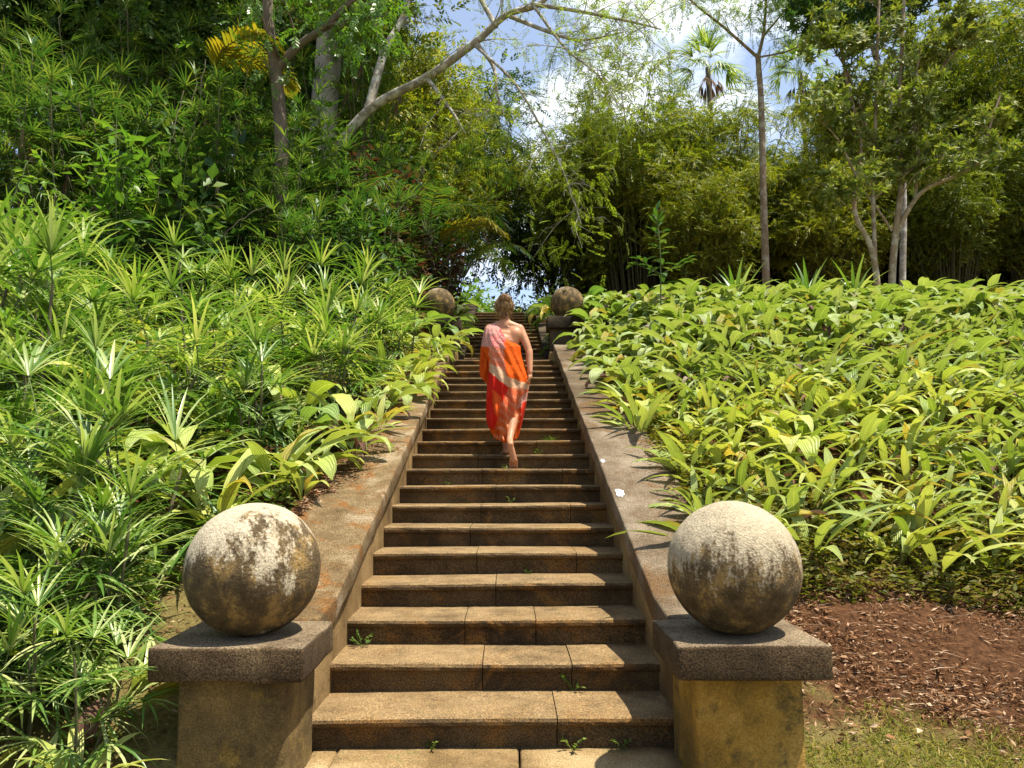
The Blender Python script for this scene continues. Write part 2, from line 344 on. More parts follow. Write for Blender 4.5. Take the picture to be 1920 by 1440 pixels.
def strip(base, az, e0, L, Wd, droop, nseg=8, fold=0.18, pet=0.0, shape=0.75, wave=0.0, twist=0.0, petw=0.05):
    """one arching blade: (verts, faces, uv). az heading, e0 start elevation, droop total bend (rad); pet: share of length that is stalk"""
    s = np.linspace(0, 1, nseg + 1)
    el = e0 - droop * s ** 1.4
    ds = L / nseg
    r = np.concatenate([[0], np.cumsum(np.cos((el[1:] + el[:-1]) / 2) * ds)])
    z = np.concatenate([[0], np.cumsum(np.sin((el[1:] + el[:-1]) / 2) * ds)])
    q = np.clip((s - pet) / (1 - pet), 0, 1)
    wd = Wd * np.maximum(np.sin(np.pi * q ** shape) ** 0.85, 0) * 0.5
    wd = np.maximum(wd, Wd * petw * (1 - s) + 0.0008)
    h = np.array([math.cos(az), math.sin(az), 0]); side = np.array([-math.sin(az), math.cos(az), 0])
    c = np.asarray(base, float) + r[:, None] * h + z[:, None] * np.array([0, 0, 1.0])
    up = np.stack([-np.sin(el)[:, None] * h + np.cos(el)[:, None] * np.array([0, 0, 1.0])], 0)[0]
    tw = twist * s
    sd = np.cos(tw)[:, None] * side + np.sin(tw)[:, None] * up
    wv = wave * wd * np.sin(s * 17 + az * 3)
    l = c + sd * wd[:, None] + up * (fold * wd + wv)[:, None]
    rr = c - sd * wd[:, None] + up * (fold * wd - wv)[:, None]
    v = np.stack([l, c, rr], 1).reshape(-1, 3)
    uv = np.stack([np.tile([0, .5, 1.0], nseg + 1), np.repeat(s, 3)], 1)
    i = np.arange(nseg)[:, None] * 3 + np.arange(2)[None]
    f = np.stack([i, i + 1, i + 4, i + 3], -1).reshape(-1, 4)
    return v, f, uv
LEAF6 = np.array([[0, 0, 0], [.38, .5, .05], [.42, 0, -.02], [.38, -.5, .05], [1, 0, -.12]], float)
LEAF6F = [[0, 2, 1], [0, 3, 2], [1, 2, 4], [2, 3, 4]]
LEAF6U = [[.5, 0], [0, .4], [.5, .4], [1, .4], [.5, 1]]
LEAF4 = np.array([[0, 0, 0], [.42, .5, .03], [1, 0, -.1], [.42, -.5, .03]], float)
LEAF4F = [[0, 3, 2, 1]]
LEAF4U = [[.5, 0], [0, .4], [.5, 1], [1, .4]]
def scatter(mb, pos, dirs, length, width, jit=0.5, small=True, mi=0, upv=(0, 0, 1)):
    """many leaves at once: base points, pointing directions, sizes"""
    pos = np.asarray(pos, float); n = len(pos)
    if n == 0: return
    x = nrm(np.asarray(dirs, float)); up = np.asarray(upv, float) + rng.normal(0, jit, (n, 3))
    y = nrm(np.cross(up, x)); z = np.cross(x, y)
    T, F, U = (LEAF4, LEAF4F, LEAF4U) if small else (LEAF6, LEAF6F, LEAF6U)
    L = np.broadcast_to(length, n)[:, None, None]; Wd = np.broadcast_to(width, n)[:, None, None]
    v = pos[:, None] + T[None, :, 0:1] * L * x[:, None] + T[None, :, 1:2] * Wd * y[:, None] + T[None, :, 2:3] * L * z[:, None]
    k = len(T)
    f = (np.arange(n)[:, None, None] * k + np.array(F)[None]).reshape(-1, len(F[0]))
    mb.add(v.reshape(-1, 3), f, np.tile(np.array(U), (n, 1)), mi)
def rdir(n, zmin=-1, zmax=1):
    z = rng.uniform(zmin, zmax, n); a = rng.uniform(0, 2 * np.pi, n); r = np.sqrt(1 - z * z)
    return np.stack([r * np.cos(a), r * np.sin(a), z], 1)
U = lambda a, b: float(rng.uniform(a, b))
def box(mb, x0, x1, y0, y1, z0, z1, mi=0):
    v = [[x, y, z] for z in (z0, z1) for y in (y0, y1) for x in (x0, x1)]
    mb.add(v, [[0, 2, 3, 1], [4, 5, 7, 6], [0, 1, 5, 4], [2, 6, 7, 3], [0, 4, 6, 2], [1, 3, 7, 5]], None, mi)
def rough(o, bevel=0.012, seg=2, disp=0.006, size=0.12, cuts=0):
    """worn edges: a bevel, some subdivision and a little unevenness"""
    bm = bmesh.new(); bm.from_mesh(o.data)
    bmesh.ops.remove_doubles(bm, verts=bm.verts, dist=1e-5)
    bmesh.ops.recalc_face_normals(bm, faces=bm.faces)
    if cuts:
        for _ in range(cuts):
            ed = [e for e in bm.edges if e.calc_length() > 0.16]
            bmesh.ops.subdivide_edges(bm, edges=ed, cuts=1, use_grid_fill=True)
    if bevel:
        ed = [e for e in bm.edges if len(e.link_faces) == 2 and e.calc_face_angle(0) > 0.5]
        bmesh.ops.bevel(bm, geom=ed, offset=bevel, segments=seg, affect='EDGES', profile=0.6)
    from mathutils import noise as mn
    off = Vector((U(0, 50), U(0, 50), U(0, 50)))
    for v in bm.verts:
        v.co += Vector(mn.noise_vector(v.co / size + off)) * disp
    bm.to_mesh(o.data); bm.free()
    for p in o.data.polygons: p.use_smooth = True
    return o

# ------------------------------------------------------------------ dimensions of the stairs
D0, TR, RS = 3.771, 0.419, 0.1496          # first riser, tread depth, riser height
HW, NST = 0.90, 21                          # half width, steps of the lower flight
Y2, TR2, HW2, NST2 = 13.55, 0.383, 0.79, 15 # upper flight
ZL = RS * NST                               # landing height
def coping_z(y): return 0.600 + 0.334 * (y - 3.80)
def pw(y, pts):
    xs, zs = zip(*pts); return np.interp(y, xs, zs)
RPTS = [(-50, -.1), (0, 0), (3.2, .01), (3.9, .16), (4.6, .44), (5.2, .74), (7, 1.62), (9, 2.5), (11, 3.45), (13, 4.25), (14, 4.35), (20, 5.0), (30, 6.0), (70, 8.0), (300, 10)]
LPTS = [(-50, -.1), (0, 0), (3.0, .05), (3.6, .3), (4.2, .6), (5, .95), (7, 1.75), (9, 2.5), (11, 3.2), (13, 3.9), (15, 5.3), (17, 6.6), (20, 8.0), (28, 9.5), (60, 11.0), (300, 12)]
def ground(x, y):
    x = np.asarray(x, float); y = np.asarray(y, float)
    r = pw(y, RPTS); l = pw(y, LPTS)
    base = np.where(x > 0, r, l)
    path = pw(y, [(-50, -.1), (3.3, -.02), (3.78, -.05), (12.3, ZL - .10), (13.4, ZL - .05), (19.2, ZL + RS * NST2 - .15), (21, 5.36), (30, 5.9), (60, 8.0), (300, 10)])
    cz = np.where(y < 3.75, 0, np.where(y < 13, coping_z(y) - .10, np.interp(y, [13, 19.5, 22], [coping_z(13) + .35, 5.9, 5.6])))
    side = np.clip((np.abs(x) - 1.40) / 1.5, 0, 1); side = side * side * (3 - 2 * side)
    k = (1 - side) * np.clip((y - 3.7) / 1.4, 0, 1)
    bank = cz * k + base * (1 - k)
    inner = np.clip((np.abs(x) - 1.12) / 0.2, 0, 1)
    wide = np.where(y > 21, np.clip((np.abs(x) - 1.5) / 3.0, 0, 1), inner)
    z = path * (1 - wide) + bank * wide
    return z
def gz(x, y): return float(ground(x, y)) + float(0.05 * math.sin(x * 2.1 + y * 1.3) * math.sin(y * 1.7 - x))*(1 if abs(x) > 1.7 and y > 4 else 0)

def soil_material():
    m, nt, out = newmat('soil_and_grass_ground')
    geo = N(nt, 'ShaderNodeNewGeometry'); P = geo.outputs['Position']
    sp = N(nt, 'ShaderNodeSeparateXYZ'); nt.links.new(P, sp.inputs[0])
    n1 = noise(nt, P, 3.0, 8, 0.7); n2 = noise(nt, P, 28, 6, 0.75)
    soil = ramp(nt, n2, [(0.3, (0.025, 0.012, 0.006)), (0.5, (0.11, 0.05, 0.021)), (0.68, (0.20, 0.096, 0.043)), (0.8, (0.30, 0.19, 0.11))])
    gr = ramp(nt, n2, [(0.3, (0.10, 0.075, 0.03)), (0.5, (0.22, 0.17, 0.06)), (0.7, (0.25, 0.22, 0.07))])
    f = math_(nt, 'ADD', math_(nt, 'MULTIPLY', sp.outputs[1], -0.62), math_(nt, 'MULTIPLY', n1, 1.1))
    f = math_(nt, 'ADD', f, math_(nt, 'MULTIPLY_ADD', sp.outputs[0], -.22)); f.node.inputs[1].links[0].from_node.inputs[2].default_value = 2.66
    col = mixc(nt, ramp(nt, f, [(0.40, W3(0)), (0.62, W3(1))]), soil, gr)
    p = N(nt, 'ShaderNodeBsdfPrincipled'); p.inputs['Roughness'].default_value = 1.0; p.inputs['Specular IOR Level'].default_value = 0.1
    bp = N(nt, 'ShaderNodeBump'); bp.inputs['Strength'].default_value = 1.0; bp.inputs['Distance'].default_value = 0.05
    nt.links.new(math_(nt, 'ADD', n2, n1), bp.inputs['Height']); nt.links.new(bp.outputs[0], p.inputs['Normal'])
    nt.links.new(col, p.inputs['Base Color']); nt.links.new(p.outputs[0], out.inputs[0])
    return m
M['soil'] = soil_material()
def axis(a, b, c, d, fine, n):
    return np.unique(np.concatenate([-np.geomspace(1, 1 + b - a, n)[::-1] + 1 + b, np.arange(b, c, fine), c + np.geomspace(1, 1 + d - c, n) - 1]))
gx = axis(-300, -12, 12, 300, 0.12, 30); gy = axis(-60, 1, 20, 300, 0.09, 30)
GX, GY = np.meshgrid(gx, gy)
GZ = ground(GX, GY) + np.where((np.abs(GX) > 1.7) & (GY > 4), 0.05 * np.sin(GX * 2.1 + GY * 1.3) * np.sin(GY * 1.7 - GX), 0) + rng.normal(0, 0.012, GX.shape) * ((np.abs(GX) > 1.5) & (GY > 3.3))
b = MB(); nx = len(gx)
i = np.arange(len(gy) - 1)[:, None] * nx + np.arange(nx - 1)[None]
b.add(np.stack([GX, GY, GZ], -1).reshape(-1, 3), np.stack([i, i + 1, i + nx + 1, i + nx], -1).reshape(-1, 4))
tag(b.build('ground', M['soil']), kind='structure')

# ------------------------------------------------------------------ paving before the stairs
def slab_poly(mb, x0, x1, prof, nxs=1, mi=0):
    """a profile of (y,z) points, extruded along x"""
    xs = np.linspace(x0, x1, nxs + 1); k = len(prof)
    v = np.array([[x, y, z] for x in xs for (y, z) in prof])
    f = [[a * k + j, a * k + (j + 1) % k, (a + 1) * k + (j + 1) % k, (a + 1) * k + j] for a in range(nxs) for j in range(k)]
    mb.add(v, f, None, mi)
    mb.add(np.array([[x0, y, z] for (y, z) in prof]), [list(range(k))[::-1]], None, mi)
    mb.add(np.array([[x1, y, z] for (y, z) in prof]), [list(range(k))], None, mi)
pv = thing('paving', (0, 0, 0), None, None); pv['kind'] = 'structure'
for x0, x1 in ((-0.885, -0.76), (-0.752, 0.12), (0.128, 0.885)):
    for y0, y1 in ((1.2, 2.6), (2.608, D0 + .05)):
        b = MB(); box(b, x0, x1, y0, y1, -.12, 0.0 + U(-.003, .003)); rough(b.build('slab', M['paving'], pv), .01, 1, .005, .2, 3)

# ------------------------------------------------------------------ the staircase
st = thing('stone_staircase', (0, D0, 0), 'long straight stone garden staircase in two flights climbing between planted banks', 'staircase')
def step(k, y0, z1, hw, tr, fine):
    pr = [(y0 + .004, z1 - RS - .04), (y0 + tr + .08, z1 - RS - .04), (y0 + tr + .08, z1 - .004), (y0 + tr * .5, z1 + .001), (y0 - .012, z1), (y0 - .026, z1 - .006), (y0 - .033, z1 - .02), (y0 - .030, z1 - .036), (y0 - .018, z1 - .046), (y0 + .003, z1 - .05)]
    b = MB()
    if fine:                                    # cast in two or three lengths, open joints between
        js = sorted([.31] if k == 1 else [-.07, .42] if k == 2 else [U(-.5, -.1), U(.15, .6)] if k % 2 else [U(-.3, .3)])
        e_ = [-hw] + js + [hw]
        for q in range(len(e_) - 1):
            dz = U(-.002, .002); slab_poly(b, e_[q] + (.0025 if q else 0), e_[q + 1] - (.0025 if q < len(e_) - 2 else 0), [(y + (U(-.002, .002)), z + dz) for y, z in pr], 14)
    else: slab_poly(b, -hw, hw, pr, 10)
    o = b.build('step', M['tread'])
    me = o.data; co = np.empty(len(me.vertices) * 3, np.float32); me.vertices.foreach_get('co', co); co = co.reshape(-1, 3)
    nosing = co[:, 1] < y0 + .001
    co[nosing, 1] += rng.normal(0, .0012, nosing.sum()); co[:, 2] += rng.normal(0, .0007, len(co)) + 0.004 * np.sin(co[:, 0] * 2.3 + k * 1.7)
    if k <= 3:                                  # a worn corner on the lowest steps
        worn = nosing & (np.abs(co[:, 0] - U(-.7, .7)) < .1); co[worn, 1] += .012; co[worn, 2] -= .004
    co[:, 1] -= D0
    me.vertices.foreach_set('co', co.ravel()); me.update()
    bm = bmesh.new(); bm.from_mesh(me); bmesh.ops.remove_doubles(bm, verts=bm.verts, dist=1e-6); bmesh.ops.recalc_face_normals(bm, faces=bm.faces); bm.to_mesh(me); bm.free()
    for p in me.polygons: p.use_smooth = False
    o.parent = st
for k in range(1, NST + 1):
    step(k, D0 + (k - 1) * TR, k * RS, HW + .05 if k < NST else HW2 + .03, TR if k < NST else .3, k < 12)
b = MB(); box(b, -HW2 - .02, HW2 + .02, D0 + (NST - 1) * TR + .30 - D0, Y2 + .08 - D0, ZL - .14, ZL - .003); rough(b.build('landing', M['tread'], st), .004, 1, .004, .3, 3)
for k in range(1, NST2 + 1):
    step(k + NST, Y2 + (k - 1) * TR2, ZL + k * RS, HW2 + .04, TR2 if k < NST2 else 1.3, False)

# ------------------------------------------------------------------ sloping parapets, piers and balls
def parapet(sx, label, cm, y0, y1, zf, inner, outer, over, th, lip):
    t = thing('stair_parapet', (sx * (inner + outer) / 2, y0, 0), label, 'parapet wall', 'parapets beside the stairs')
    ys = list(np.linspace(y0, y1, 26)); ox, oy = t.location.x, y0
    zz = [float(zf(y)) for y in ys]
    b = MB(); prof = [(y - oy, z - th + .006) for y, z in zip(ys, zz)] + [(ys[-1] - oy, zz[0] - 1.2 + (zz[-1] - zz[0])), (ys[0] - oy, zz[0] - 1.3)]
    a, c = sorted((sx * inner - ox, sx * outer - ox)); k = len(ys)
    v = [[x, y - oy, z] for x in (a, c) for y, zt in zip(ys, zz) for z in (zt - th + .004, zt - 1.3)]
    f = []
    for s_, off in ((0, 0), (1, 2 * k)):
        for j in range(k - 1): f.append([off + 2 * j, off + 2 * j + 1, off + 2 * j + 3, off + 2 * j + 2])
    for j in range(k - 1): f.append([2 * j, 2 * j + 2, 2 * k + 2 * j + 2, 2 * k + 2 * j])
    f += [[0, 2 * k, 2 * k + 1, 1], [2 * k - 2, 2 * k - 1, 4 * k - 1, 4 * k - 2]]
    b.add(v, f); o = b.build('wall', M['wall'], t, False); rough(o, 0, 0, .008, .3, 1)
    for p in o.data.polygons: p.use_smooth = False
    b = MB(); a, c = sorted((sx * (inner - over) - ox, sx * outer - ox))
    xs = np.linspace(a, c, 7)
    v, f = [], []
    for y, z in zip(ys, zz):
        ring = [(x, z) for x in xs] + [(x, z - th) for x in xs[::-1]]
        v += [[x, y - oy, q] for x, q in ring]
    n = 14
    for j in range(k - 1):
        for q in range(n): f.append([j * n + q, j * n + (q + 1) % n, (j + 1) * n + (q + 1) % n, (j + 1) * n + q])
    b.add(v, f); b.add(np.array(v[:n]), [list(range(n))]); b.add(np.array(v[-n:]), [list(range(n))[::-1]])
    o = b.build('coping', cm, t); rough(o, .014, 2, .010, .10, 1)
    return t
def lowz(y):                                    # flat under the ball, then a rounded turn into the slope
    return 0.627 + 0.334 * (math.sqrt((y - 3.92) ** 2 + .02) + (y - 3.92)) / 2
YC = 3.68
pl = parapet(-1, 'left sloping stone parapet of the lower flight, its coping rusty with moss and fallen debris', M['coping_rusty'], YC, 12.30, lowz, HW, 1.42, .055, .13, 0)
prr = parapet(1, 'right sloping stone parapet of the lower flight, grey coping with two white splashes', M['coping_sunny'], YC, 12.30, lowz, HW, 1.42, .055, .13, 0)
b = MB()
def splash(cx, cy, r):
    a = np.linspace(0, 2 * np.pi, 15)[:-1]; rr = r * rng.uniform(.75, 1.15, 14)
    v = [[cx + q * math.cos(t) * .8, cy + q * math.sin(t) * 2.0, lowz(cy + q * math.sin(t) * 2.0) + .006] for q, t in zip(rr, a)]
    b.add(np.array(v) - np.array(prr.location), [list(range(14))])
splash(.905, 5.53, .042); b.build('white_splash', M['white_paint'], prr)
b = MB(); splash(.875, 6.26, .022); b.build('white_splash', M['white_paint'], prr)
def upz(y): return ZL + .30 + (RS / TR2) * max(0, y - Y2)
for sx, s in ((-1, 'left'), (1, 'right')):
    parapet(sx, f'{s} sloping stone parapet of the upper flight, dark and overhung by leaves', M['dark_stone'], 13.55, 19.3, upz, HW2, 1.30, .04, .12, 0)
    t = thing('end_block', (sx * 1.02, 12.30, ZL - .3), f'low stone block ending the lower {s} parapet at the landing', 'stone block')
    b = MB(); box(b, -.24, .24, 0, .30, 0, .46); rough(b.build('block', M['wall'], t), .015, 2, .008, .12, 2)

def pier(sx, y0, z0, ztop, inner, wd, over, y1, label, base_m, cap_m, th=.141):
    t = thing('stone_pier', (sx * (inner + wd / 2), y0, z0), label, 'pier', 'piers at the foot of the stairs')
    b = MB(); box(b, -wd / 2, wd / 2, .09, y1 - y0 + .02, -.3, ztop - z0 - th + .004); rough(b.build('base', base_m, t), .018, 2, .008, .15, 3)
    b = MB(); box(b, -wd / 2 - over, wd / 2 + over, 0, y1 - y0, ztop - z0 - th, ztop - z0); rough(b.build('cap', cap_m, t), .014, 2, .009, .07, 4)
    return t
def ball(x, y, z, r, mat, label):
    bm = bmesh.new(); bmesh.ops.create_icosphere(bm, subdivisions=6, radius=r)
    from mathutils import noise as mn
    off = Vector((U(0, 40), U(0, 40), U(0, 40)))
    for v in bm.verts:
        n = v.co.normalized()
        v.co *= 1 + .010 * mn.noise(v.co * 3 + off) + .006 * mn.noise(v.co * 14 + off) - .014 * max(0, mn.noise(v.co * 24 + off) - .38)
        if v.co.z < -r * .965: v.co.z = -r * .965
    me = bpy.data.meshes.new('stone_ball'); bm.to_mesh(me); bm.free()
    for p in me.polygons: p.use_smooth = True
    me.materials.append(mat)
    o = link('stone_ball', me); o.location = (x, y, z + r * .965); o.rotation_euler = (0, 0, U(0, 6))
    tag(o, label, 'stone ball', 'stone balls on the piers'); return o
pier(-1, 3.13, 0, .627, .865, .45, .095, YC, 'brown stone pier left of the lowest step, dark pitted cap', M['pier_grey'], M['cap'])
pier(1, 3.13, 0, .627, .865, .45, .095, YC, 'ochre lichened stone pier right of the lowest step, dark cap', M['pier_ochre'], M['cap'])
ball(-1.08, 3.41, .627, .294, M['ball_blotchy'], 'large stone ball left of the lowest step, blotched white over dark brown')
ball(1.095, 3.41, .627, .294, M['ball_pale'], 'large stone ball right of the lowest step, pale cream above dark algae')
for sx, s in ((-1, 'left'), (1, 'right')):
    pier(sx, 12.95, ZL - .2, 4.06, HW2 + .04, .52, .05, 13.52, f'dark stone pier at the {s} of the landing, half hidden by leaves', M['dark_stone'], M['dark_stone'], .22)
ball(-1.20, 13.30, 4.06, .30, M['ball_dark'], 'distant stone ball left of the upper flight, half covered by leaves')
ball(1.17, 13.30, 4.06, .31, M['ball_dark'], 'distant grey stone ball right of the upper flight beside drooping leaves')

# ================================================================== VEGETATION
# ------------------------------------------------------------------ palm grass (pleated strap leaves)
def palm_grass_mb(kind):
    """kind 0 strap leaves, 1 broad drooping leaves"""
    mb = MB(); n = int(rng.integers(9, 13)) if kind == 0 else int(rng.integers(8, 11))
    a0 = U(0, 6.28)
    for k in range(n):
        az = a0 + k * 2.4 + U(-.35, .35); in_ = k / n
        if kind == 0:
            L = U(.55, .85) * (1 - .15 * in_); Wd = U(.058, .10); e0 = U(.7, 1.0) + .45 * in_; dr = U(1.1, 2.1) * (1 - .4 * in_); pet = .18
        else:
            L = U(.68, .95); Wd = U(.15, .23); e0 = U(1.0, 1.3) + .15 * in_; dr = U(2.0, 3.2) * (1 - .3 * in_); pet = .36
        mi = 0
        q = U(0, 1)
        if q < .10: mi = 1; dr += 1.2; Wd *= .6; L *= .8
        elif q < .125: mi = 2; dr += .6; Wd *= .7
        p = (math.cos(az) * .02, math.sin(az) * .02, -.03)
        v, f, uv = strip(p, az, e0, L, Wd, dr, 10, .28 if mi == 0 else .9, pet, .72, .10 if mi == 0 else .5, U(-.5, .5))
        mb.add(v, f, uv, mi)
    return mb
PGM = [M['palm_grass'], M['dry_leaf'], M['yellow_leaf']]
PGD = [M['palm_grass_deep'], M['dry_leaf'], M['yellow_leaf']]
PG0 = [palm_grass_mb(0) for _ in range(8)]; PG1 = [palm_grass_mb(1) for _ in range(6)]
me0 = [m.mesh('palm_grass_plant', PGM) for m in PG0]; me1 = [m.mesh('palm_grass_broad', PGM) for m in PG1]
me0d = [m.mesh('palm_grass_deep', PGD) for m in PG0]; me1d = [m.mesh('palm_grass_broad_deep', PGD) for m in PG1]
def seen(x, y, z, mg=60):
    v = cam.matrix_world.inverted() @ Vector((x, y, z))
    if v.z > -.3: return False
    px, py = 960 + FPX * v.x / -v.z, 720 - FPX * v.y / -v.z
    return -mg * 4 < px < 1920 + mg * 4 and -mg * 4 < py < 1440 + mg * 6
pts = []
y = 4.7
while y < 14.6:
    sp = .305 - .002 * (y - 5)
    x = 1.42 + U(0, .2)
    while x < .74 * y + 1.6:
        xx, yy = x + U(-.13, .13), y + U(-.13, .13)
        edge = 4.8 + .12 * math.sin(xx * 3) + max(0, (xx - 1.9)) * .10
        if yy > edge and not (yy > 12.6 and xx < 1.75) and xx > 1.36 + .1 * math.sin(yy * 2.3):
            pts.append((xx, yy))
        x += sp * 1.02
    y += sp * .88
def pg_put(me, x, y, label, group, sc, z=None):
    o = link('palm_grass_plant', me); o.location = (x, y, gz(x, y) if z is None else z); o.rotation_euler = (U(-.12, .12), U(-.12, .12), U(0, 6.28)); o.scale = (sc, sc, sc * U(.9, 1.1))
    return tag(o, label, 'palm grass', group)
pts.sort(key=lambda p: p[1])
NR = 190
mass = MB()
for i_, (x, y) in enumerate(pts):
    broad = U(0, 1) < np.interp(y, [5, 8, 9.5, 11, 12.5], [.05, .12, .35, .75, .95])
    if x < 2.2 and y > 9.5: broad = True
    sc = U(.66, .98) * (1.0 if not broad else .98)
    if i_ < NR:
        lb = 'light green palm grass clump with arching pleated leaves in the bed right of the stairs'
        pg_put((me1 if broad else me0)[int(rng.integers(len(me1 if broad else me0)))], x, y, lb, 'palm grass clumps in the bed right of the stairs', sc)
    else:
        src = (PG1 if broad else PG0)[int(rng.integers(6))]
        v, fs, uv, ms = src.merged(); a = U(0, 6.28); c, s = math.cos(a), math.sin(a)
        Rm = np.array([[c, -s, 0], [s, c, 0], [0, 0, 1]]) * sc
        v = v @ Rm.T + np.array([x, y, gz(x, y)])
        base = mass.n
        mass.v.append(v.astype(np.float32)); mass.uv.append(uv); mass.n += len(v)
        for f, m_ in zip(fs, ms): mass.f.append(f + base); mass.m.append(m_)
tag(mass.build('palm_grass_bed', PGM), 'mass of pale palm grass covering the crest of the right bank below the bamboo', 'palm grass', kind='stuff')

# ------------------------------------------------------------------ lady palms (canes with fans of narrow fingers)
def fan(mb, base, az, el, pet, L, nf, spread, wd, droop, mi=0, smi=1):
    nf += 2; wd *= .84
    h = np.array([math.cos(az) * math.cos(el), math.sin(az) * math.cos(el), math.sin(el)])
    base = np.asarray(base, float); tip = base + h * pet
    mid = (base + tip) / 2 + np.array([0, 0, .04 * pet])
    tube(mb, [base, mid, tip], [.006, .0045, .0035], 4, smi, False)
    for k in range(nf):
        t = (k / (nf - 1) - .5) * spread
        e = el - .18 + .42 * math.cos(t) + U(-.1, .1) - .25
        v, f, uv = strip(tip, az + t, e, L * (1 - .22 * (abs(t) / (spread / 2)) ** 2) * U(.88, 1.08), wd * U(.8, 1.15), droop * U(.6, 1.3), 4, .4, 0, .62, 0, U(-.3, .3), .25)
        mb.add(v, f, uv, mi)
def lady_palm_parts(h0, h1, nc, spr, L, wd, nfan, nf):
    fo, st_, dead = MB(), MB(), MB()
    for c in range(nc):
        a = U(0, 6.28); r = U(0, spr) ** .8; h = U(h0, h1)
        b0 = np.array([math.cos(a) * r * .4, math.sin(a) * r * .4, -.06]); lean = U(.05, .35)
        top = np.array([math.cos(a) * (r * .4 + h * lean), math.sin(a) * (r * .4 + h * lean), h])
        tube(st_, smooth_path([b0, (b0 + top) / 2 + rng.normal(0, .03, 3), top], 4), [.012] * 4 + [.011] * 4 + [.010], 5, 0)
        az0 = U(0, 6.28)
        for k in range(nfan):
            q = k / max(1, nfan - 1); s = .62 + .38 * q if h > 1.4 else .45 + .55 * q
            fan(fo, b0 + (top - b0) * s, az0 + k * 2.4 + U(-.3, .3), -.1 + 1.2 * q + U(-.2, .2), U(.6, 1.1) * L * .62, L * U(.85, 1.1), nf, U(3.0, 4.3), wd, U(.35, .9))
        if h > 1.6 and U(0, 1) < .6:
            for k in range(2): fan(dead, b0 + (top - b0) * U(.5, .7), U(0, 6.28), -1.15, .2, L * .8, 7, 1.2, wd, .3, 0, 0)
    return fo, st_, dead
def lady_palm(variant, label, group, mats):
    fo, st_, dead = variant
    t = thing('lady_palm', (0, 0, 0), label, 'lady palm', group)
    fo.build('foliage', [mats, M['stem_green']], t); st_.build('cane', M['cane'], t)
    if dead.n: dead.build('dead_foliage', M['dead_frond'], t)
    return t
lab = 'bright green lady palm with fan leaves on the bank left of the stairs'
grp = 'lady palms on the sunlit left bank'
LP = [lady_palm(lady_palm_parts(.2, .95, 4, .45, .50, .031, 5, 10), lab, grp, M['lady_palm']) for _ in range(5)]
for k_, o in enumerate(LP): o.location = (0, 0, -50)
first = {}
def put(protos, x, y, z=None, sc=1.0, label=None, group=None, tilt=.08, rz=None):
    k = int(rng.integers(len(protos))); o = protos[k]
    z = gz(x, y) if z is None else z
    rz = U(0, 6.28) if rz is None else rz
    if o.name not in first:
        first[o.name] = 1; o.location = (x, y, z); o.rotation_euler = (U(-tilt, tilt), U(-tilt, tilt), rz); o.scale = (sc, sc, sc)
    else:
        o = copy_tree(o, (x, y, z), rz, sc, (U(-tilt, tilt), U(-tilt, tilt)))
    if label: o['label'] = label
    if group: o['group'] = group
    return o
taken = []
def left_spots(n, y0, y1, gap, xa=-1.55, k=.78, tries=4000):
    out = []
    for _ in range(tries):
        y = y0 + (y1 - y0) * rng.random() ** .8; x = -U(-xa, k * y + .9)
        if all((x - a) ** 2 + (y - b_) ** 2 > (gap * .5 + g * .5) ** 2 for a, b_, g in taken) and (y > 4.4 or x < -1.95):
            out.append((x, y)); taken.append((x, y, gap))
            if len(out) >= n: break
    return out
# the clumps one can point at in the photograph
for px, py, d, sc in ((120, 1180, 4.1, .95), (250, 1040, 4.6, 1.0), (30, 1050, 4.9, 1.0), (310, 800, 6.6, 1.1), (480, 850, 6.3, .9), (370, 740, 7.4, 1.1), (640, 660, 8.6, 1.2),
                      (560, 640, 9.6, 1.15), (430, 590, 10.4, 1.25), (70, 560, 8.2, 1.35), (90, 690, 7.0, 1.2), (620, 730, 7.9, 1.0), (750, 640, 10.5, 1.1), (520, 520, 11.6, 1.2), (700, 560, 11.6, 1.1), (250, 620, 9.4, 1.15), (180, 780, 6.0, 1.0), (40, 820, 5.4, 1.0), (45, 500, 8.6, 1.75), (10, 560, 7.8, 1.6), (120, 470, 9.8, 1.7), (60, 640, 7.2, 1.4), (200, 1150, 3.85, .7)):
    p = at(px, py, d); taken.append((p.x, d, .75)); put(LP, p.x, d, None, sc)
for x, y in left_spots(5, 4.8, 13.2, 1.0): put(LP, x, y, None, U(.7, 1.25))
def herb(label, mat, l, wd, n):
    mb, st_ = MB(), MB()
    for s in range(9):
        a = U(0, 6.28); r = U(.1, .45); h = U(.25, .7); p = smooth_path([(0, 0, -.05), (math.cos(a) * r * .4, math.sin(a) * r * .4, h * .6), (math.cos(a) * r, math.sin(a) * r, h)], 5)
        tube(st_, p, .005, 4, 0, False); ii = rng.integers(3, len(p), n)
        scatter(mb, p[ii] + rng.normal(0, .03, (n, 3)), rdir(n, -.3, .6) + np.array([math.cos(a), math.sin(a), 0]) * .4, rng.uniform(.6, 1.2, n) * l, rng.uniform(.8, 1.1, n) * wd, .35, False)
    t = thing('leafy_herb', (0, 0, -70), label, 'herb', 'leafy herbs on the left bank'); mb.build('foliage', mat, t); st_.build('stem', M['stem_green'], t); return t
HB = [herb('low leafy herb with many small soft leaves on the left bank', M['cover'], .10, .055, 34), herb('low leafy herb with broad pale leaves on the left bank', M['shrub_bright'], .17, .085, 16), herb('low dark leafy herb in a gap of the left bank', M['shrub_dark'], .14, .075, 20)]
for x, y in left_spots(34, 4.5, 13, .5): put(HB, x, y, None, U(.7, 1.25))
lb = 'green palm grass clump among lady palms on the bank left of the stairs'
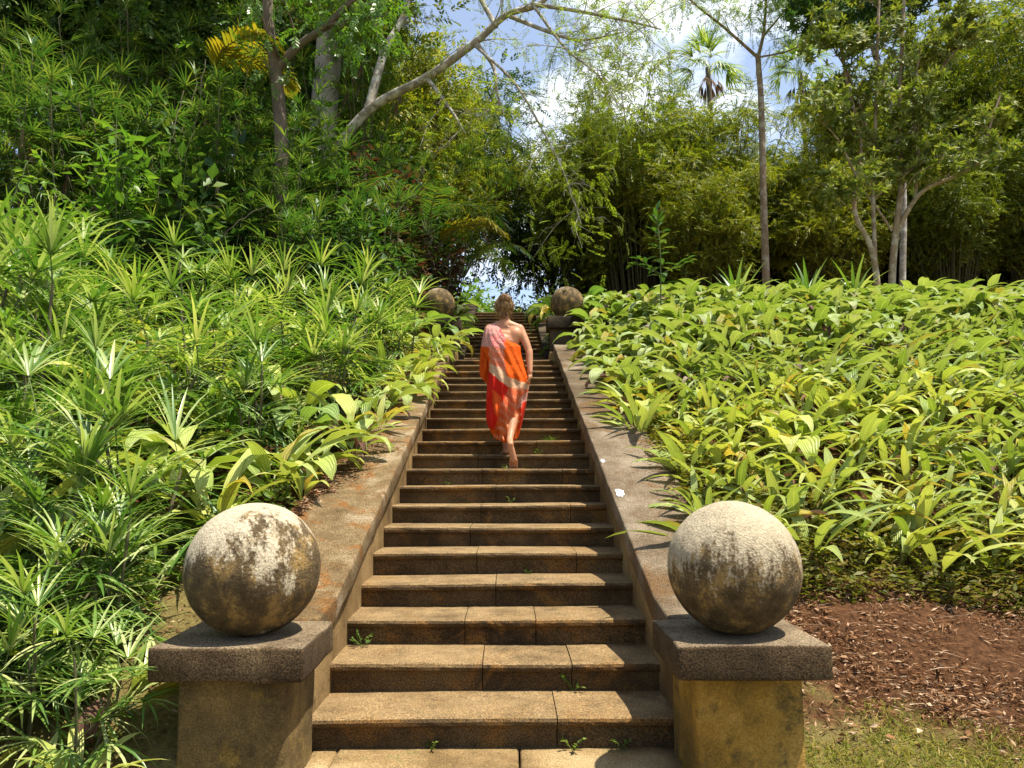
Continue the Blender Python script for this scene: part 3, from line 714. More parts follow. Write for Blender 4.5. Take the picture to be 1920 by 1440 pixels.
for x, y in left_spots(84, 3.6, 12.9, .36, tries=12000):
    broad = U(0, 1) < .45
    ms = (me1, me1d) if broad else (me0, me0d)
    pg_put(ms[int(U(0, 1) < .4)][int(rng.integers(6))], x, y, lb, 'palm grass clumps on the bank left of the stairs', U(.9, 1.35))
for px, py, d, sc in ((200, 560, 10.2, 1.25), (330, 600, 9.6, 1.1), (470, 700, 8.0, 1.1), (230, 760, 6.6, 1.2), (420, 780, 6.8, 1.1), (560, 760, 7.3, 1.2), (650, 780, 7.0, 1.1), (120, 800, 5.8, 1.2), (200, 900, 5.2, 1.1), (330, 900, 5.5, 1.1), (60, 930, 4.9, 1.1), (140, 1000, 4.5, 1.0), (560, 900, 5.9, .9), (290, 680, 7.9, 1.2), (520, 580, 10.6, 1.2), (640, 600, 10.4, 1.1), (400, 640, 9.0, 1.1), (120, 620, 9, 1.2), (720, 720, 8.4, 1.0), (30, 720, 6.6, 1.2)):
    p = at(px, py, d); pg_put((me1 if U(0, 1) < .6 else me0)[int(rng.integers(6))], p.x, d, 'large pale palm grass clump rising between the lady palms of the left bank', 'large palm grass clumps of the left bank', sc, max(gz(p.x, d), p.z - .62 * sc))
for y in np.arange(5.6, 12.4, .42):              # those leaning over the left coping
    pg_put((me1 if U(0, 1) < .5 else me0)[int(rng.integers(6))], float(np.interp(y, [4.5, 6, 8, 12], [-1.56, -1.36, -1.16, -1.05])) + U(-.1, .1), float(y), 'green palm grass clump leaning over the left coping of the stairs', 'palm grass clumps along the left coping', U(.55, .9), coping_z(y) - .06)
for x, y in ((-1.25, 12.9), (-1.5, 12.6), (-1.02, 13.6), (-1.35, 13.9), (-1.75, 12.9)):
    pg_put(me1d[int(rng.integers(6))], x, y, 'broad drooping palm grass clump around the distant left ball', 'palm grass clumps around the distant left ball', U(.95, 1.15), 3.55 + U(-.1, .2))
for x, y, z in ((1.62, 13.0, 3.75), (1.75, 13.5, 4.0), (1.5, 13.9, 4.15), (1.15, 13.75, 4.0), (.98, 14.0, 4.05), (1.3, 14.3, 4.3), (1.55, 12.4, 3.3), (1.95, 12.9, 3.8)):
    pg_put(me1d[int(rng.integers(6))], x, y, 'broad drooping palm grass clump around the distant right ball', 'palm grass clumps around the distant right ball', U(.95, 1.2), z)
for x, y in ((-2.0, 3.35), (-2.35, 3.15), (-1.72, 3.25), (-2.6, 3.5), (-2.15, 3.75), (-2.5, 2.95)):
    put(LP, x, y, gz(x, y) - .02, U(.5, .7))
for x, y in ((-1.62, 3.05), (-1.95, 2.95), (-2.2, 3.3), (-1.7, 3.5), (-2.7, 3.2)):
    pg_put((me0 + me1)[int(rng.integers(13))], x, y, 'green palm grass clump beside the left pier at the foot of the bank', 'palm grass clumps beside the left pier', U(.5, .7))
for y in np.arange(13.9, 19.4, .55):
    for sx in (-1, 1):
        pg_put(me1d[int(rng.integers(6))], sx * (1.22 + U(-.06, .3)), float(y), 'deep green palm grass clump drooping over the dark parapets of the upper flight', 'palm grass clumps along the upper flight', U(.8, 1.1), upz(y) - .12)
# small plant at the very left edge of the picture, and one rooted at the pier
pg_put(me0[2], -2.2, 2.75, 'young light palm grass with few leaves at the foot of the left bank', None, .6, .03)

# ------------------------------------------------------------------ ground cover, ferns, litter, grass, weeds
mb = MB(); n = 26000
y = 3.5 + 10 * rng.random(n) ** 1.2; x = -(1.5 + (.78 * y - .4) * rng.random(n)); keep = (y > 4.3) | (x < -1.85); x, y = x[keep], y[keep]; n = len(x)
clump = np.sin(x * 2.3 + 1) * np.sin(y * 1.9) + .4 * np.sin(x * 5.1) * np.sin(y * 4.3)
z = ground(x, y) + rng.random(n) ** 1.5 * (.12 + .16 * np.clip(clump + .4, 0, 1.2))
scatter(mb, np.stack([x, y, z], 1), rdir(n, -.1, .7), rng.uniform(.04, .11, n), rng.uniform(.025, .06, n), .5, True)
tag(mb.build('ground_cover', M['cover']), 'low leafy ground cover between the plants of the left bank', 'ground cover', kind='stuff')
mb = MB(); n = 15000                             # ferns and moss that edge the right bed
yy = rng.uniform(4.5, 5.6, n) ; xx = rng.uniform(1.5, 5.2, n)
yy = yy + np.clip(xx - 1.9, 0, 9) * .09 + .08 * np.sin(xx * 3.1)
n2 = 9000; y3 = rng.uniform(5.2, 11.5, n2); x3 = rng.uniform(1.38, 1.75, n2)
xx = np.concatenate([xx, x3, rng.uniform(1.6, 6.5, 9000)]); yy = np.concatenate([yy, y3, rng.uniform(5.3, 9.5, 9000)]); n = len(xx)
z = ground(xx, yy) + rng.random(n) ** 1.4 * .16
scatter(mb, np.stack([xx, yy, z], 1), rdir(n, -.1, .6), rng.uniform(.035, .10, n), rng.uniform(.012, .03, n), .5, True)
tag(mb.build('low_ferns', M['fern']), 'low ochre ferns edging the palm grass bed right of the stairs', 'ferns', kind='stuff')
mb = MB(); n = 70000                            # litter on the soil to the right
y = rng.uniform(3.4, 5.6, n); x = rng.uniform(1.42, 5.4, n); k = (y > 4.08 - .30 * (x - 1.4) + .10 * np.sin(x * 2.1) + .1 * np.sin(x * 7) - rng.exponential(.12, n)) & (np.sin(x * 5 + y * 3) * np.sin(y * 7 - x * 2) + .6 * np.sin(x * 13) * np.sin(y * 11) > rng.normal(-.7, .4, n)); x, y = x[k], y[k]; n = len(x)
z = ground(x, y) + rng.random(n) ** 2 * .06
scatter(mb, np.stack([x, y, z], 1), rdir(n, -.25, .45), rng.uniform(.012, .06, n), rng.uniform(.003, .012, n), .9, True)
n = 1500; y = rng.uniform(4.0, 5.4, n); x = rng.uniform(1.42, 5.2, n); scatter(mb, np.stack([x, y, ground(x, y) + .03], 1), rdir(n, -.1, .35), rng.uniform(.08, .22, n), rng.uniform(.003, .006, n), .8, True)
n = 520; y = rng.uniform(3.5, 5.4, n); x = rng.uniform(1.42, 5, n); z = ground(x, y) + .03
scatter(mb, np.stack([x, y, z], 1), rdir(n, -.2, .4), rng.uniform(.03, .065, n), rng.uniform(.015, .035, n), .6, False)
n = 9000; y = rng.uniform(4.2, 12, n); x = -(1.40 - np.abs(rng.normal(0, .17, n)) * (.6 + .5 * np.sin(y * 2.2))); x = np.minimum(x, -.87); z = coping_z(y) + .008
scatter(mb, np.stack([x, y, z], 1), rdir(n, -.1, .25), rng.uniform(.015, .05, n), rng.uniform(.006, .016, n), .4, True)
n = 900; y = rng.uniform(5, 12, n); x = 1.36 + np.abs(rng.normal(0, .10, n)) * -1; z = coping_z(y) + .008
scatter(mb, np.stack([x, y, z], 1), rdir(n, -.1, .25), rng.uniform(.012, .04, n), rng.uniform(.006, .014, n), .4, True)
n = 5000; y = rng.uniform(2.3, 4.6, n); x = -rng.uniform(1.42, 4.2, n); z = ground(x, y) + rng.random(n) * .03
scatter(mb, np.stack([x, y, z], 1), rdir(n, -.2, .4), rng.uniform(.015, .06, n), rng.uniform(.004, .014, n), .6, True)
tag(mb.build('leaf_litter', M['litter']), 'dry brown leaf litter and straw lying on the bare soil', 'litter', kind='stuff')
mb = MB(); n = 34000
y = rng.uniform(3.2, 4.4, n); x = rng.uniform(1.36, 4.6, n)
k = (y < 4.12 - .32 * (x - 1.4) + .10 * np.sin(x * 2.1) - rng.exponential(.10, n)) & (np.sin(x * 4 + y * 2) * np.sin(y * 5 - x) + .5 * np.sin(x * 11) * np.sin(y * 9) > rng.normal(-.35, .35, n)); x, y = x[k], y[k]
y4 = rng.uniform(1.6, 3.7, 2600); x4 = -rng.uniform(1.36, 4, 2600); k = np.sin(x4 * 5) * np.sin(y4 * 6) > -.2
x = np.concatenate([x, x4[k]]); y = np.concatenate([y, y4[k]]); n = len(x)
scatter(mb, np.stack([x, y, ground(x, y)], 1), rdir(n, .1, 1), rng.uniform(.025, .085, n), rng.uniform(.003, .007, n), .6, True)
tag(mb.build('grass', M['grass']), 'sparse yellowish grass at the foot of the right bank', 'grass', kind='stuff')
def weed(x, y, z, label, r=.05, n=16, blades=False):
    mb = MB()
    if blades:
        for k in range(n): mb.add(*strip((U(-.05, .05) * r / .1, U(-.02, .02), 0), U(0, 6.28), U(.5, 1.2), U(.6, 1.1) * r, .007, U(.3, 1.2), 4, .3))
    else:
        for k in range(max(3, n // 4)):
            a, e = U(0, 6.28), U(.3, 1.3); p = smooth_path([(0, 0, -.004), (math.cos(a) * r * .4, math.sin(a) * r * .4, r * e * .6), (math.cos(a) * r * .8, math.sin(a) * r * .8, r * e * .9)], 3)
            tube(mb, p, .0012, 3, 0, False)
            scatter(mb, p[np.arange(2, 7)], nrm(rdir(5, -.1, .6) + np.array([math.cos(a), math.sin(a), .2])), rng.uniform(.3, .5, 5) * r, rng.uniform(.18, .3, 5) * r, .4, False)
    o = mb.build('weed', M['cover']); o.location = (x, y, z); return tag(o, label, 'weed', 'weeds growing on the steps')
def sy(k): return D0 + k * TR - .02
weed(-.30, D0 - .03, 0.002, 'tiny weed at the foot of the lowest riser, left of its middle', .045, 20)
weed(.38, D0 - .04, 0.002, 'low spreading weed at the foot of the lowest riser, towards the right pier', .06, 24)
weed(.62, D0 - .03, 0.002, 'small pale weed at the foot of the lowest riser next to the right pier shadow', .05, 18)
weed(.42, sy(1), RS + .003, 'leafy weed at the back of the lowest tread, right of the middle', .07, 24)
weed(-.80, sy(2) - .05, 2 * RS + .003, 'bright weed on the second tread against the left wall', .07, 28)
weed(.22, sy(4), 4 * RS + .003, 'small weed at the back of the fourth tread', .045, 16)
weed(.1, sy(7), 7 * RS + .003, 'small weed at the back of the seventh tread', .05, 16)
weed(-.32, sy(7), 7 * RS + .003, 'little weed at the left back of the seventh tread', .05, 16)
weed(.02, sy(9) - .1, 9 * RS + .003, 'tuft of grass on the tread behind the raised foot of the woman', .09, 12, True)
weed(.55, sy(11), 11 * RS + .003, 'wide tuft of grass on the step right of the woman', .13, 40, True)
weed(.40, sy(10), 10 * RS + .003, 'low row of pale weeds on the step right of the feet of the woman', .06, 22)
weed(-.5, sy(8), 8 * RS + .003, 'sparse weed near the left end of the eighth tread', .05, 16)

# ================================================================== THICKET, BAMBOO, TREES
def inst(mb, T, pos, xd, sc, jit=.5, mi=0):
    """copies of a small spray T=(verts, faces, uv), pointing along xd, inside one crown mesh"""
    v0, f0, u0 = T; pos = np.asarray(pos, float); n = len(pos)
    if not n: return
    x = nrm(np.asarray(xd, float)); up = np.array([0, 0, 1.0]) + rng.normal(0, jit, (n, 3))
    y = nrm(np.cross(up, x)); z = np.cross(x, y); A = np.stack([x, y, z], 1)
    v = pos[:, None] + np.einsum('kj,njc->nkc', v0, A) * np.broadcast_to(sc, n)[:, None, None]
    mb.add(v.reshape(-1, 3), (np.arange(n)[:, None, None] * len(v0) + f0[None]).reshape(-1, f0.shape[1]), np.tile(u0, (n, 1)), mi)
def spray_T(nl, L, l, wd, droop, ang=1.0, taper=.4):
    """a leafy twig: nl pairs of small leaves along a drooping axis of length L"""
    mb = MB(); s = np.linspace(.12, 1, nl)
    px = L * s; pz = -droop * L * s ** 1.8
    for sg in (-1, 1):
        p = np.stack([px, 0 * px, pz], 1); d = np.stack([np.cos(ang) + 0 * s, sg * np.sin(ang) + 0 * s, -.15 - droop * s], 1)
        scatter(mb, p + rng.normal(0, .01 * L, p.shape), d + rng.normal(0, .15, d.shape), l * (1 - taper * np.abs(2 * s - 1)) * rng.uniform(.8, 1.2, nl), wd, .25, True)
    return np.concatenate(mb.v).astype(float), np.concatenate(mb.f), np.concatenate(mb.uv)
def rosette_T(nl, l, wd, e0=.5, droop=.5):
    mb = MB()
    for k in range(nl):
        v, f, uv = strip((0, 0, 0), k * 2.4 + U(-.3, .3), e0 + U(-.4, .4), l * U(.7, 1.1), wd * U(.8, 1.1), droop * U(.4, 1.6), 3, .3, .1, .8, 0, U(-.4, .4), .12)
        mb.add(np.stack([v[:, 2], v[:, 0], v[:, 1]], 1), f, uv)   # axis along +x
    return np.concatenate(mb.v).astype(float), np.concatenate(mb.f), np.concatenate(mb.uv)
FEATHER = [spray_T(11, .42, .085, .026, .35, 1.25) for _ in range(3)]
TWIG = [spray_T(6, .34, .13, .05, .3, .8) for _ in range(3)]
BAMB = [spray_T(8, .58, .20, .036, .45, .6) for _ in range(3)]
WHORL = [rosette_T(9, .24, .07) for _ in range(4)]

# ------------------------------------------------------------------ broad-leaved shrubs of the thicket
def shrub(name, label, cat, group, mat, r, h, nst, nl, l, wd, stem=None):
    fo, st_ = MB(), MB(); P, D = [], []
    for s in range(nst):
        a = U(0, 6.28); q = rng.random() ** .5; tipr = r * q; hh = h * U(.55, 1.0) * (1 - .35 * q * q)
        p = smooth_path([(U(-.1, .1), U(-.1, .1), -.1), (math.cos(a) * tipr * .4, math.sin(a) * tipr * .4, hh * .55), (math.cos(a) * tipr, math.sin(a) * tipr, hh)], 6)
        tube(st_, p, np.linspace(.018, .005, len(p)), 4)
        k = nl // nst; t = rng.random(k) ** .6; idx = np.clip((t * (len(p) - 1)).astype(int), 2, len(p) - 1)
        off = rng.normal(0, .16 * r, (k, 3)) * np.array([1, 1, .8])
        P.append(p[idx] + off); o = rdir(k, -.35, .5); o = o + nrm(off + 1e-6) * .8 + np.array([math.cos(a), math.sin(a), -.1]) * .5; D.append(o)
    P, D = np.concatenate(P), np.concatenate(D); P[:, 2] = np.maximum(P[:, 2], .02)
    scatter(fo, P, D, rng.uniform(.6, 1.2, len(P)) * l, rng.uniform(.75, 1.15, len(P)) * wd, .35, False)
    t = thing(name, (0, 0, -60), label, cat, group)
    fo.build('foliage', mat, t); st_.build('stem', stem or M['cane'], t)
    return t
lab = 'tall lady palm with slender canes and fan leaves coloured for shade in the left thicket'
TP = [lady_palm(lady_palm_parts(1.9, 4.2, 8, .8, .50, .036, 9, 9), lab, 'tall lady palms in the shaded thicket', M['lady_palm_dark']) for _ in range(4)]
TQ = [lady_palm(lady_palm_parts(.9, 2.3, 7, .6, .52, .038, 7, 9), 'waist high lady palm with fan leaves coloured for shade at the foot of the shaded thicket', 'lady palms at the foot of the thicket', M['lady_palm_dark']) for _ in range(3)]
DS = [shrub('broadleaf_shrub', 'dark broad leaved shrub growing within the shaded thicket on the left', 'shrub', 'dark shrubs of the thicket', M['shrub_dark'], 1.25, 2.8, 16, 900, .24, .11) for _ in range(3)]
for px, py, d, sc in ((330, 190, 15.5, 1.05), (550, 170, 16.5, 1.0), (690, 30, 17.5, 1.05), (80, 120, 15.5, 1.1), (190, 60, 17, 1.1), (440, 60, 18, 1.1), (560, 50, 18.5, 1.1), (280, 40, 18, 1.1), (20, 30, 17.5, 1.15), (640, 240, 15.5, .8), (525, 300, 13.5, .75), (480, 250, 14.0, .8), (140, 200, 14.2, 1.0), (250, 100, 14.8, 1.15), (420, 150, 14.6, 1.05), (40, 60, 14.6, 1.2), (580, 330, 13.6, .6), (880, 330, 15.8, .55)):
    p = at(px, py, d); g = gz(p.x, d); put(TP, p.x, d, p.z - 4.0 * sc, sc)
    taken.append((p.x, d, 1.0))
def thicket(protos, n, y0, y1, gap, sc0, sc1, dz=0.0, xa=2.0):
    c = 0
    for _ in range(6000):
        y = U(y0, y1); x = -U(xa, .74 * y + 1.5)
        if all((x - a) ** 2 + (y - b_) ** 2 > (gap * .5 + g * .5) ** 2 for a, b_, g in taken):
            put(protos, x, y, gz(x, y) + dz, U(sc0, sc1)); taken.append((x, y, gap)); c += 1
            if c >= n: break
thicket(TQ, 30, 12.2, 15.2, .9, .7, 1.15)
thicket(DS, 30, 13.6, 18, 1.25, .75, 1.25)
BL = [shrub('broadleaf_shrub', 'dark glossy shrub with large drooping leaves in the left thicket', 'shrub', 'large leaved shrubs of the thicket', M['shrub_dark'], 1.0, 2.6, 13, 230, .46, .22, M['stem_green']) for _ in range(2)]
thicket(TP, 20, 14.2, 20, 1.0, .8, 1.15)
for px, py, d, sc in ((340, 320, 13.2, .9), (440, 380, 13.3, .8), (230, 420, 12.8, .8), (110, 430, 12.6, .8), (540, 430, 13.2, .8), (640, 360, 13.8, .9), (420, 250, 14.4, 1.0), (300, 200, 14.8, 1.0), (150, 160, 15, 1.0), (600, 220, 15, .9)):
    p = at(px, py, d); put(BL, p.x, d, max(gz(p.x, d) - .1, p.z - 2.3 * sc), sc)
for px, py, d, sc, pr in ((600, 500, 12.4, .75, DS), (690, 500, 12.3, .8, DS), (650, 470, 12.9, .9, DS), (560, 480, 12.6, .9, TQ), (720, 470, 13.0, .9, TQ)):
    p = at(px, py, d); put(pr, p.x, d, gz(p.x, d), sc)
CP = [shrub('copper_shrub', 'copper leaved shrub with dark red brown foliage left of the upper flight', 'shrub', 'copper leaved shrubs', M['shrub_copper'], .95, 2.3, 12, 520, .22, .12) for _ in range(2)]
for px, py, d, sc in ((720, 400, 13.6, 1.1), (760, 330, 14.3, 1.0), (690, 300, 14.8, .9), (600, 420, 13.8, .7), (830, 440, 14.5, .8)):
    p = at(px, py, d); put(CP, p.x, d, p.z - 1.9 * sc, sc)
BS = shrub('broadleaf_shrub', 'sunlit yellow green shrub with long leaves in the upper left of the thicket', 'shrub', None, M['shrub_bright'], .85, 2.4, 14, 260, .40, .13, M['stem_green'])
p = at(225, 230, 12.6); BS.location = (p.x, 12.6, p.z - 2.2)
BS = shrub('broadleaf_shrub', 'pale leafy shrub with dangling shoots at the left edge above the sunlit bank', 'shrub', None, M['shrub_bright'], .8, 1.9, 12, 330, .24, .12, M['stem_green'])
p = at(90, 330, 11.8); BS.location = (p.x, 11.8, p.z - 1.7)
for px, py, d, lb in ((290, 500, 12.3, 'big paddle leaved plant at the crest of the left bank before the dark thicket'), (345, 520, 12.2, 'second big paddle leaved plant beside the first at the crest of the left bank')):
    mb = MB(); p = at(px, py, d)
    for k in range(6): mb.add(*strip((0, 0, 0), U(-2.6, -.5), U(1.0, 1.35), U(.9, 1.2), .34, U(1.2, 2.2), 10, .15, .4, .8, .05, U(-.5, .5), .06))
    o = mb.build('paddle_leaf_plant', M['palm_grass_deep']); o.location = (p.x, d, gz(p.x, d)); tag(o, lb, 'plant')

# ------------------------------------------------------------------ palms with feather fronds
def pinnate(mb, path, L0, nl, wd, mi=0, smi=1, r=.016):
    p = smooth_path(path, 8); tube(mb, p, np.linspace(r, .003, len(p)), 5, smi, False)
    s = np.linspace(.14, .99, nl); idx = s * (len(p) - 1); i0 = np.floor(idx).astype(int); fr = (idx - i0)[:, None]; i1 = np.minimum(i0 + 1, len(p) - 1)
    pos = p[i0] * (1 - fr) + p[i1] * fr; t = nrm(p[i1] - p[i0] + 1e-9)
    for sg in (-1, 1):
        for q, c, tt in zip(s, pos, t):
            sd = np.cross(tt, (0, 0, 1)); sd = sd / (np.linalg.norm(sd) + 1e-9) * sg
            d = sd * .85 + tt * .6 + np.array([0, 0, U(-.05, .2)])
            az = math.atan2(d[1], d[0]); el = math.asin(np.clip(d[2] / np.linalg.norm(d), -1, 1))
            mb.add(*strip(c, az, el + U(-.1, .1), L0 * math.sin(math.pi * (.12 + .8 * q)) ** .6, wd, U(.3, .9), 4, .4, 0, .6, 0, 0, .3), mi)
def feather_palm(px, py, d, n, L, label, mats, aim=None, L0=.42, wd=.035, group=None):
    t = thing('feather_palm', at(px, py, d), label, 'palm', group); mb = MB()
    for k in range(n):
        a = U(0, 6.28) if aim is None else aim + U(-.8, .8); e = U(.5, 1.2)
        h = np.array([math.cos(a), math.sin(a)])
        pth = [(0, 0, 0), (h[0] * L * .35 * math.cos(e), h[1] * L * .35 * math.cos(e), L * .36 * math.sin(e)), (h[0] * L * .66, h[1] * L * .66, L * .42 * math.sin(e)), (h[0] * L * .92, h[1] * L * .92, L * .2 * math.sin(e))]
        f = MB(); pinnate(f, pth, L0, 26, wd); f.build('frond', mats, t)
    return t
FPM = [M['feather_palm'], M['stem_green']]; OFM = [M['orange_frond'], M['cane']]
feather_palm(800, 440, 13.9, 8, 1.9, 'dark feather palm arching over the distant left ball', FPM, None)
feather_palm(815, 470, 14.6, 3, 1.6, 'feather palm with yellow orange fronds behind the distant left ball', OFM, .1)
feather_palm(870, 520, 15.6, 7, 1.7, 'low dark feather palm leaning over the upper flight', FPM, None)
feather_palm(395, 150, 14.6, 3, 1.9, 'palm with golden yellow fronds high in the left thicket', OFM, .3, .55, .085)
feather_palm(850, 330, 17.0, 6, 2.0, 'deep green feather palm left of the arch of bamboo', FPM, .0)

# ------------------------------------------------------------------ bamboo
def bamboo(nc, H, r0, lean, lo):
    cu, fo, bk = MB(), MB(), MB(); P, D = [], []; PS, DS_ = [], []
    for c in range(nc):
        a = U(0, 6.28); q = rng.random() ** .6; h = H * U(.6, 1.0) * (1 - .18 * q); ln = lean * q * h + .25
        b0 = np.array([math.cos(a) * r0 * q, math.sin(a) * r0 * q, -.2]); hd = np.array([math.cos(a + U(-.3, .3)), math.sin(a + U(-.3, .3)), 0])
        p = smooth_path([b0, b0 + hd * ln * .22 + (0, 0, h * .45), b0 + hd * ln * .62 + (0, 0, h * .84), b0 + hd * ln * 1.15 + (0, 0, h * U(.86, 1.02))], 8)
        tube(cu, p, np.linspace(.032, .008, len(p)), 4, 0, False)
        k = 9; t = lo + (1 - lo) * (rng.random(k) ** .75); ii = (t * (len(p) - 1)).astype(int)
        aa = rng.uniform(0, 6.28, k); o = np.stack([np.cos(aa), np.sin(aa), rng.uniform(0, .7, k)], 1); L = rng.uniform(.1, .95, k)[:, None] * (1.2 - .6 * t[:, None])
        for c0, o0 in zip(p[ii] + o * L, o):
            m_ = int(rng.integers(8, 16)); P.append(c0 + rng.normal(0, 1, (m_, 3)) * np.array([.26, .26, .17])); D.append(o0 * .7 + rng.normal(0, .6, (m_, 3)) + np.array([0, 0, -.1]))
    P, D = np.concatenate(P), np.concatenate(D)
    pick = rng.integers(0, 3, len(P))
    for j in range(3): inst(fo, BAMB[j], P[pick == j], D[pick == j], rng.uniform(.7, 1.15, (pick == j).sum()), .5)
    return cu, fo
def bamboo_thing(nc, H, r0, lean, lo, label, group, mat):
    cu, fo = bamboo(nc, H, r0, lean, lo); t = thing('bamboo_clump', (0, 0, -80), label, 'bamboo', group)
    cu.build('culms', M['culm'], t); fo.build('foliage', mat, t); return t
BB = [bamboo_thing(58, 11.2, .9, .30, .36, 'tall bamboo clump with yellow green plumes behind the palm grass bed', 'bamboo clumps behind the right bank', M['bamboo']) for _ in range(3)]
BD = [bamboo_thing(60, 10.0, 1.3, .28, .08, 'bamboo clump coloured for shade standing in the back row of the grove', 'bamboo clumps of the back row', M['bamboo_dark']) for _ in range(2)]
for x, y, sc, lb in ((4.6, 25.0, .98, None), (8.0, 26, .92, None), (11.6, 25, .88, None), (15.2, 25.5, .95, None), (19.2, 25.5, 1.3, None), (22.0, 27, 1.4, None), (17.0, 27.5, 1.3, None), (6.6, 23.2, .62, None), (10.2, 23, .6, None), (13.8, 22.4, .62, None), (17.2, 22.6, .7, None), (3.4, 28.5, .9, None)):
    put(BB, x, y, gz(x, y), sc, tilt=.03)
for x, y, sc in ((5.5, 28.5, .7), (9, 28.5, .75), (18, 33, 1.0), (22, 33, 1.1), (14, 33.5, 1.0), (9, 33.5, 1.0), (4.9, 32, .9), (7, 31, .95), (10, 31, .9), (13.4, 31, .95), (17, 31, 1.0), (20.5, 30.5, 1.1), (24, 31, 1.1), (27.5, 32, 1.15), (12, 28, .7), (16, 28, .75), (20, 28, .9)):
    put(BD, x, y, gz(x, y), sc, tilt=.03)
for x, y, sc in ((-2.6, 27.5, .82), (-5.2, 25.0, .88), (-8.5, 26.5, 1.0), (-3.8, 31.5, 1.0), (-12, 26, 1.05)):
    put(BB, x, y, gz(x, y), sc, 'yellow green bamboo clump rising behind the thicket, left of the gap of sky', 'bamboo clumps behind the left thicket', .03)


# ------------------------------------------------------------------ trees
def crown(mb, tw, pts, Ts, n, spread, sc, dirj=.6, droop=0.0):
    """foliage sprays gathered round twig points"""
    pts = np.asarray(pts, float); ii = rng.integers(0, len(pts), n); P = pts[ii] + rng.normal(0, spread, (n, 3))
    D = nrm(P - pts[ii] + 1e-6) + rng.normal(0, dirj, (n, 3)) + np.array([0, 0, -droop]); pk = rng.integers(0, len(Ts), n)
    for j in range(len(Ts)): inst(mb, Ts[j], P[pk == j], D[pk == j], rng.uniform(*sc, (pk == j).sum()), .5)
def sub(mb, path, n, L, r, up=.2, out=None, lv=2, a0=.3):
    """side branches that fork from a limb; returns points along their outer part"""
    ends = []
    for k in range(n):
        t = a0 + (1 - a0) * (k + U(0, 1)) / n; i_ = min(len(path) - 2, int(t * (len(path) - 1))); p0 = path[i_]; td = nrm(path[i_ + 1] - path[i_])
        d = nrm(td * .6 + rdir(1, -.4, .9)[0] + np.array([0, 0, up]) + (np.asarray(out) if out is not None else 0)); l = L * U(.6, 1.2) * (1.15 - .4 * t)
        m = p0 + d * l * .5 + rng.normal(0, .08 * l, 3); e = p0 + d * l + rng.normal(0, .14 * l, 3) + np.array([0, 0, -.08 * l])
        q = limb(mb, [p0, m, e], r, r * .3, 5, 4)
        ends += list(q[4:])
        if lv > 1: ends += sub(mb, q, 4, L * .5, r * .4, up, out, lv - 1, .25)
    return ends
def tree(name, label, bark, leafm, limbs, subs, Ts, n, spread, sc, droop=0.0, group=None, base=None, sides=9, extra=None, cat='tree'):
    """limbs: [(pixel path with depth, r0, r1)]; the first is the trunk"""
    l0 = [at(*q) for q in limbs[0][0]]; o0 = np.array(l0[0]); t = thing(name, tuple(o0), label, cat, group)
    tr, br, fo = MB(), MB(), MB(); ends = []
    for k, (pp, r0, r1) in enumerate(limbs):
        P = np.array([tuple(at(*q)) for q in pp]) - o0
        if k == 0: P = np.vstack([[P[0][0] + .03, P[0][1], gz(o0[0] + P[0][0], o0[1] + P[0][1]) - .3 - o0[2]], P]) if P[0][2] + o0[2] > gz(o0[0], o0[1]) + .1 else P
        own = k > 0 and pp[0][1] >= 540; tb = MB() if own else tr if k == 0 else br
        path = limb(tb, P, r0, r1, sides, 6)
        if own: tb.build('trunk', bark, t)
        ns, L, r, up, *wt = subs[k] if k < len(subs) else subs[-1]
        if ns: ends += sub(br, path, ns, L, r, up, None, 2, .45 if k == 0 else .3) * (wt[0] if wt else 1)
    if extra is not None: ends += [np.asarray(e) - o0 for e in extra]
    tr.build('trunk', bark, t)
    if br.n: br.build('branches', bark, t)
    if n: crown(fo, br, ends, Ts, n, spread, sc, .6, droop); fo.build('crown', leafm, t)
    return t, ends
tree('rain_tree', 'leaning pale barked tree whose long bare limb reaches over the stairs with feathery leaves', M['bark_grey'], M['feather'],
     [([(585, 470, 16.5), (610, 320, 16.3), (690, 208, 16), (800, 145, 15.6), (890, 80, 15.2), (950, 28, 15), (1015, 5, 14.8), (1060, -60, 14.6)], .13, .045),
      ([(893, 80, 15.2), (925, 125, 15), (932, 175, 14.8), (945, 215, 14.6)], .05, .02), ([(800, 146, 15.6), (845, 205, 15.3), (872, 250, 15)], .055, .02),
      ([(950, 28, 15), (1030, 60, 14.6), (1090, 75, 14.3), (1170, 60, 14)], .05, .015), ([(1000, 8, 14.8), (1080, 20, 14.4), (1180, 40, 14), (1240, 55, 13.8)], .05, .015),
      ([(1000, 10, 14.8), (1060, 90, 14.3), (1120, 140, 14), (1160, 200, 13.8)], .035, .01), ([(890, 85, 15.2), (960, 150, 14.6), (1010, 230, 14.2), (1060, 330, 14), (1090, 420, 13.9)], .035, .01),
      ([(690, 208, 16), (720, 100, 16.2), (760, 20, 16.4), (780, -80, 16.5)], .11, .05), ([(930, 50, 15.1), (880, -40, 15.5), (840, -120, 15.8)], .06, .03), ([(1015, 6, 14.8), (1100, -150, 15.5), (1250, -280, 16.5), (1390, -330, 17.5)], .05, .02)],  # last limb is unseen overhead, added to shade the upper flight
     [(11, 1.4, .018, .2), (9, .9, .011, -.3), (8, 1.0, .012, -.2), (13, 1.2, .012, -.1), (14, 1.2, .012, 0), (15, 1.1, .011, -.35), (17, 1.0, .011, -.35), (9, 1.5, .016, .3), (10, 1.5, .016, .3), (20, 1.7, .014, .1, 4)],  # extra leaf weight on the last limb thickens that added shade
     FEATHER, 3000, .24, (.5, .95), .35)
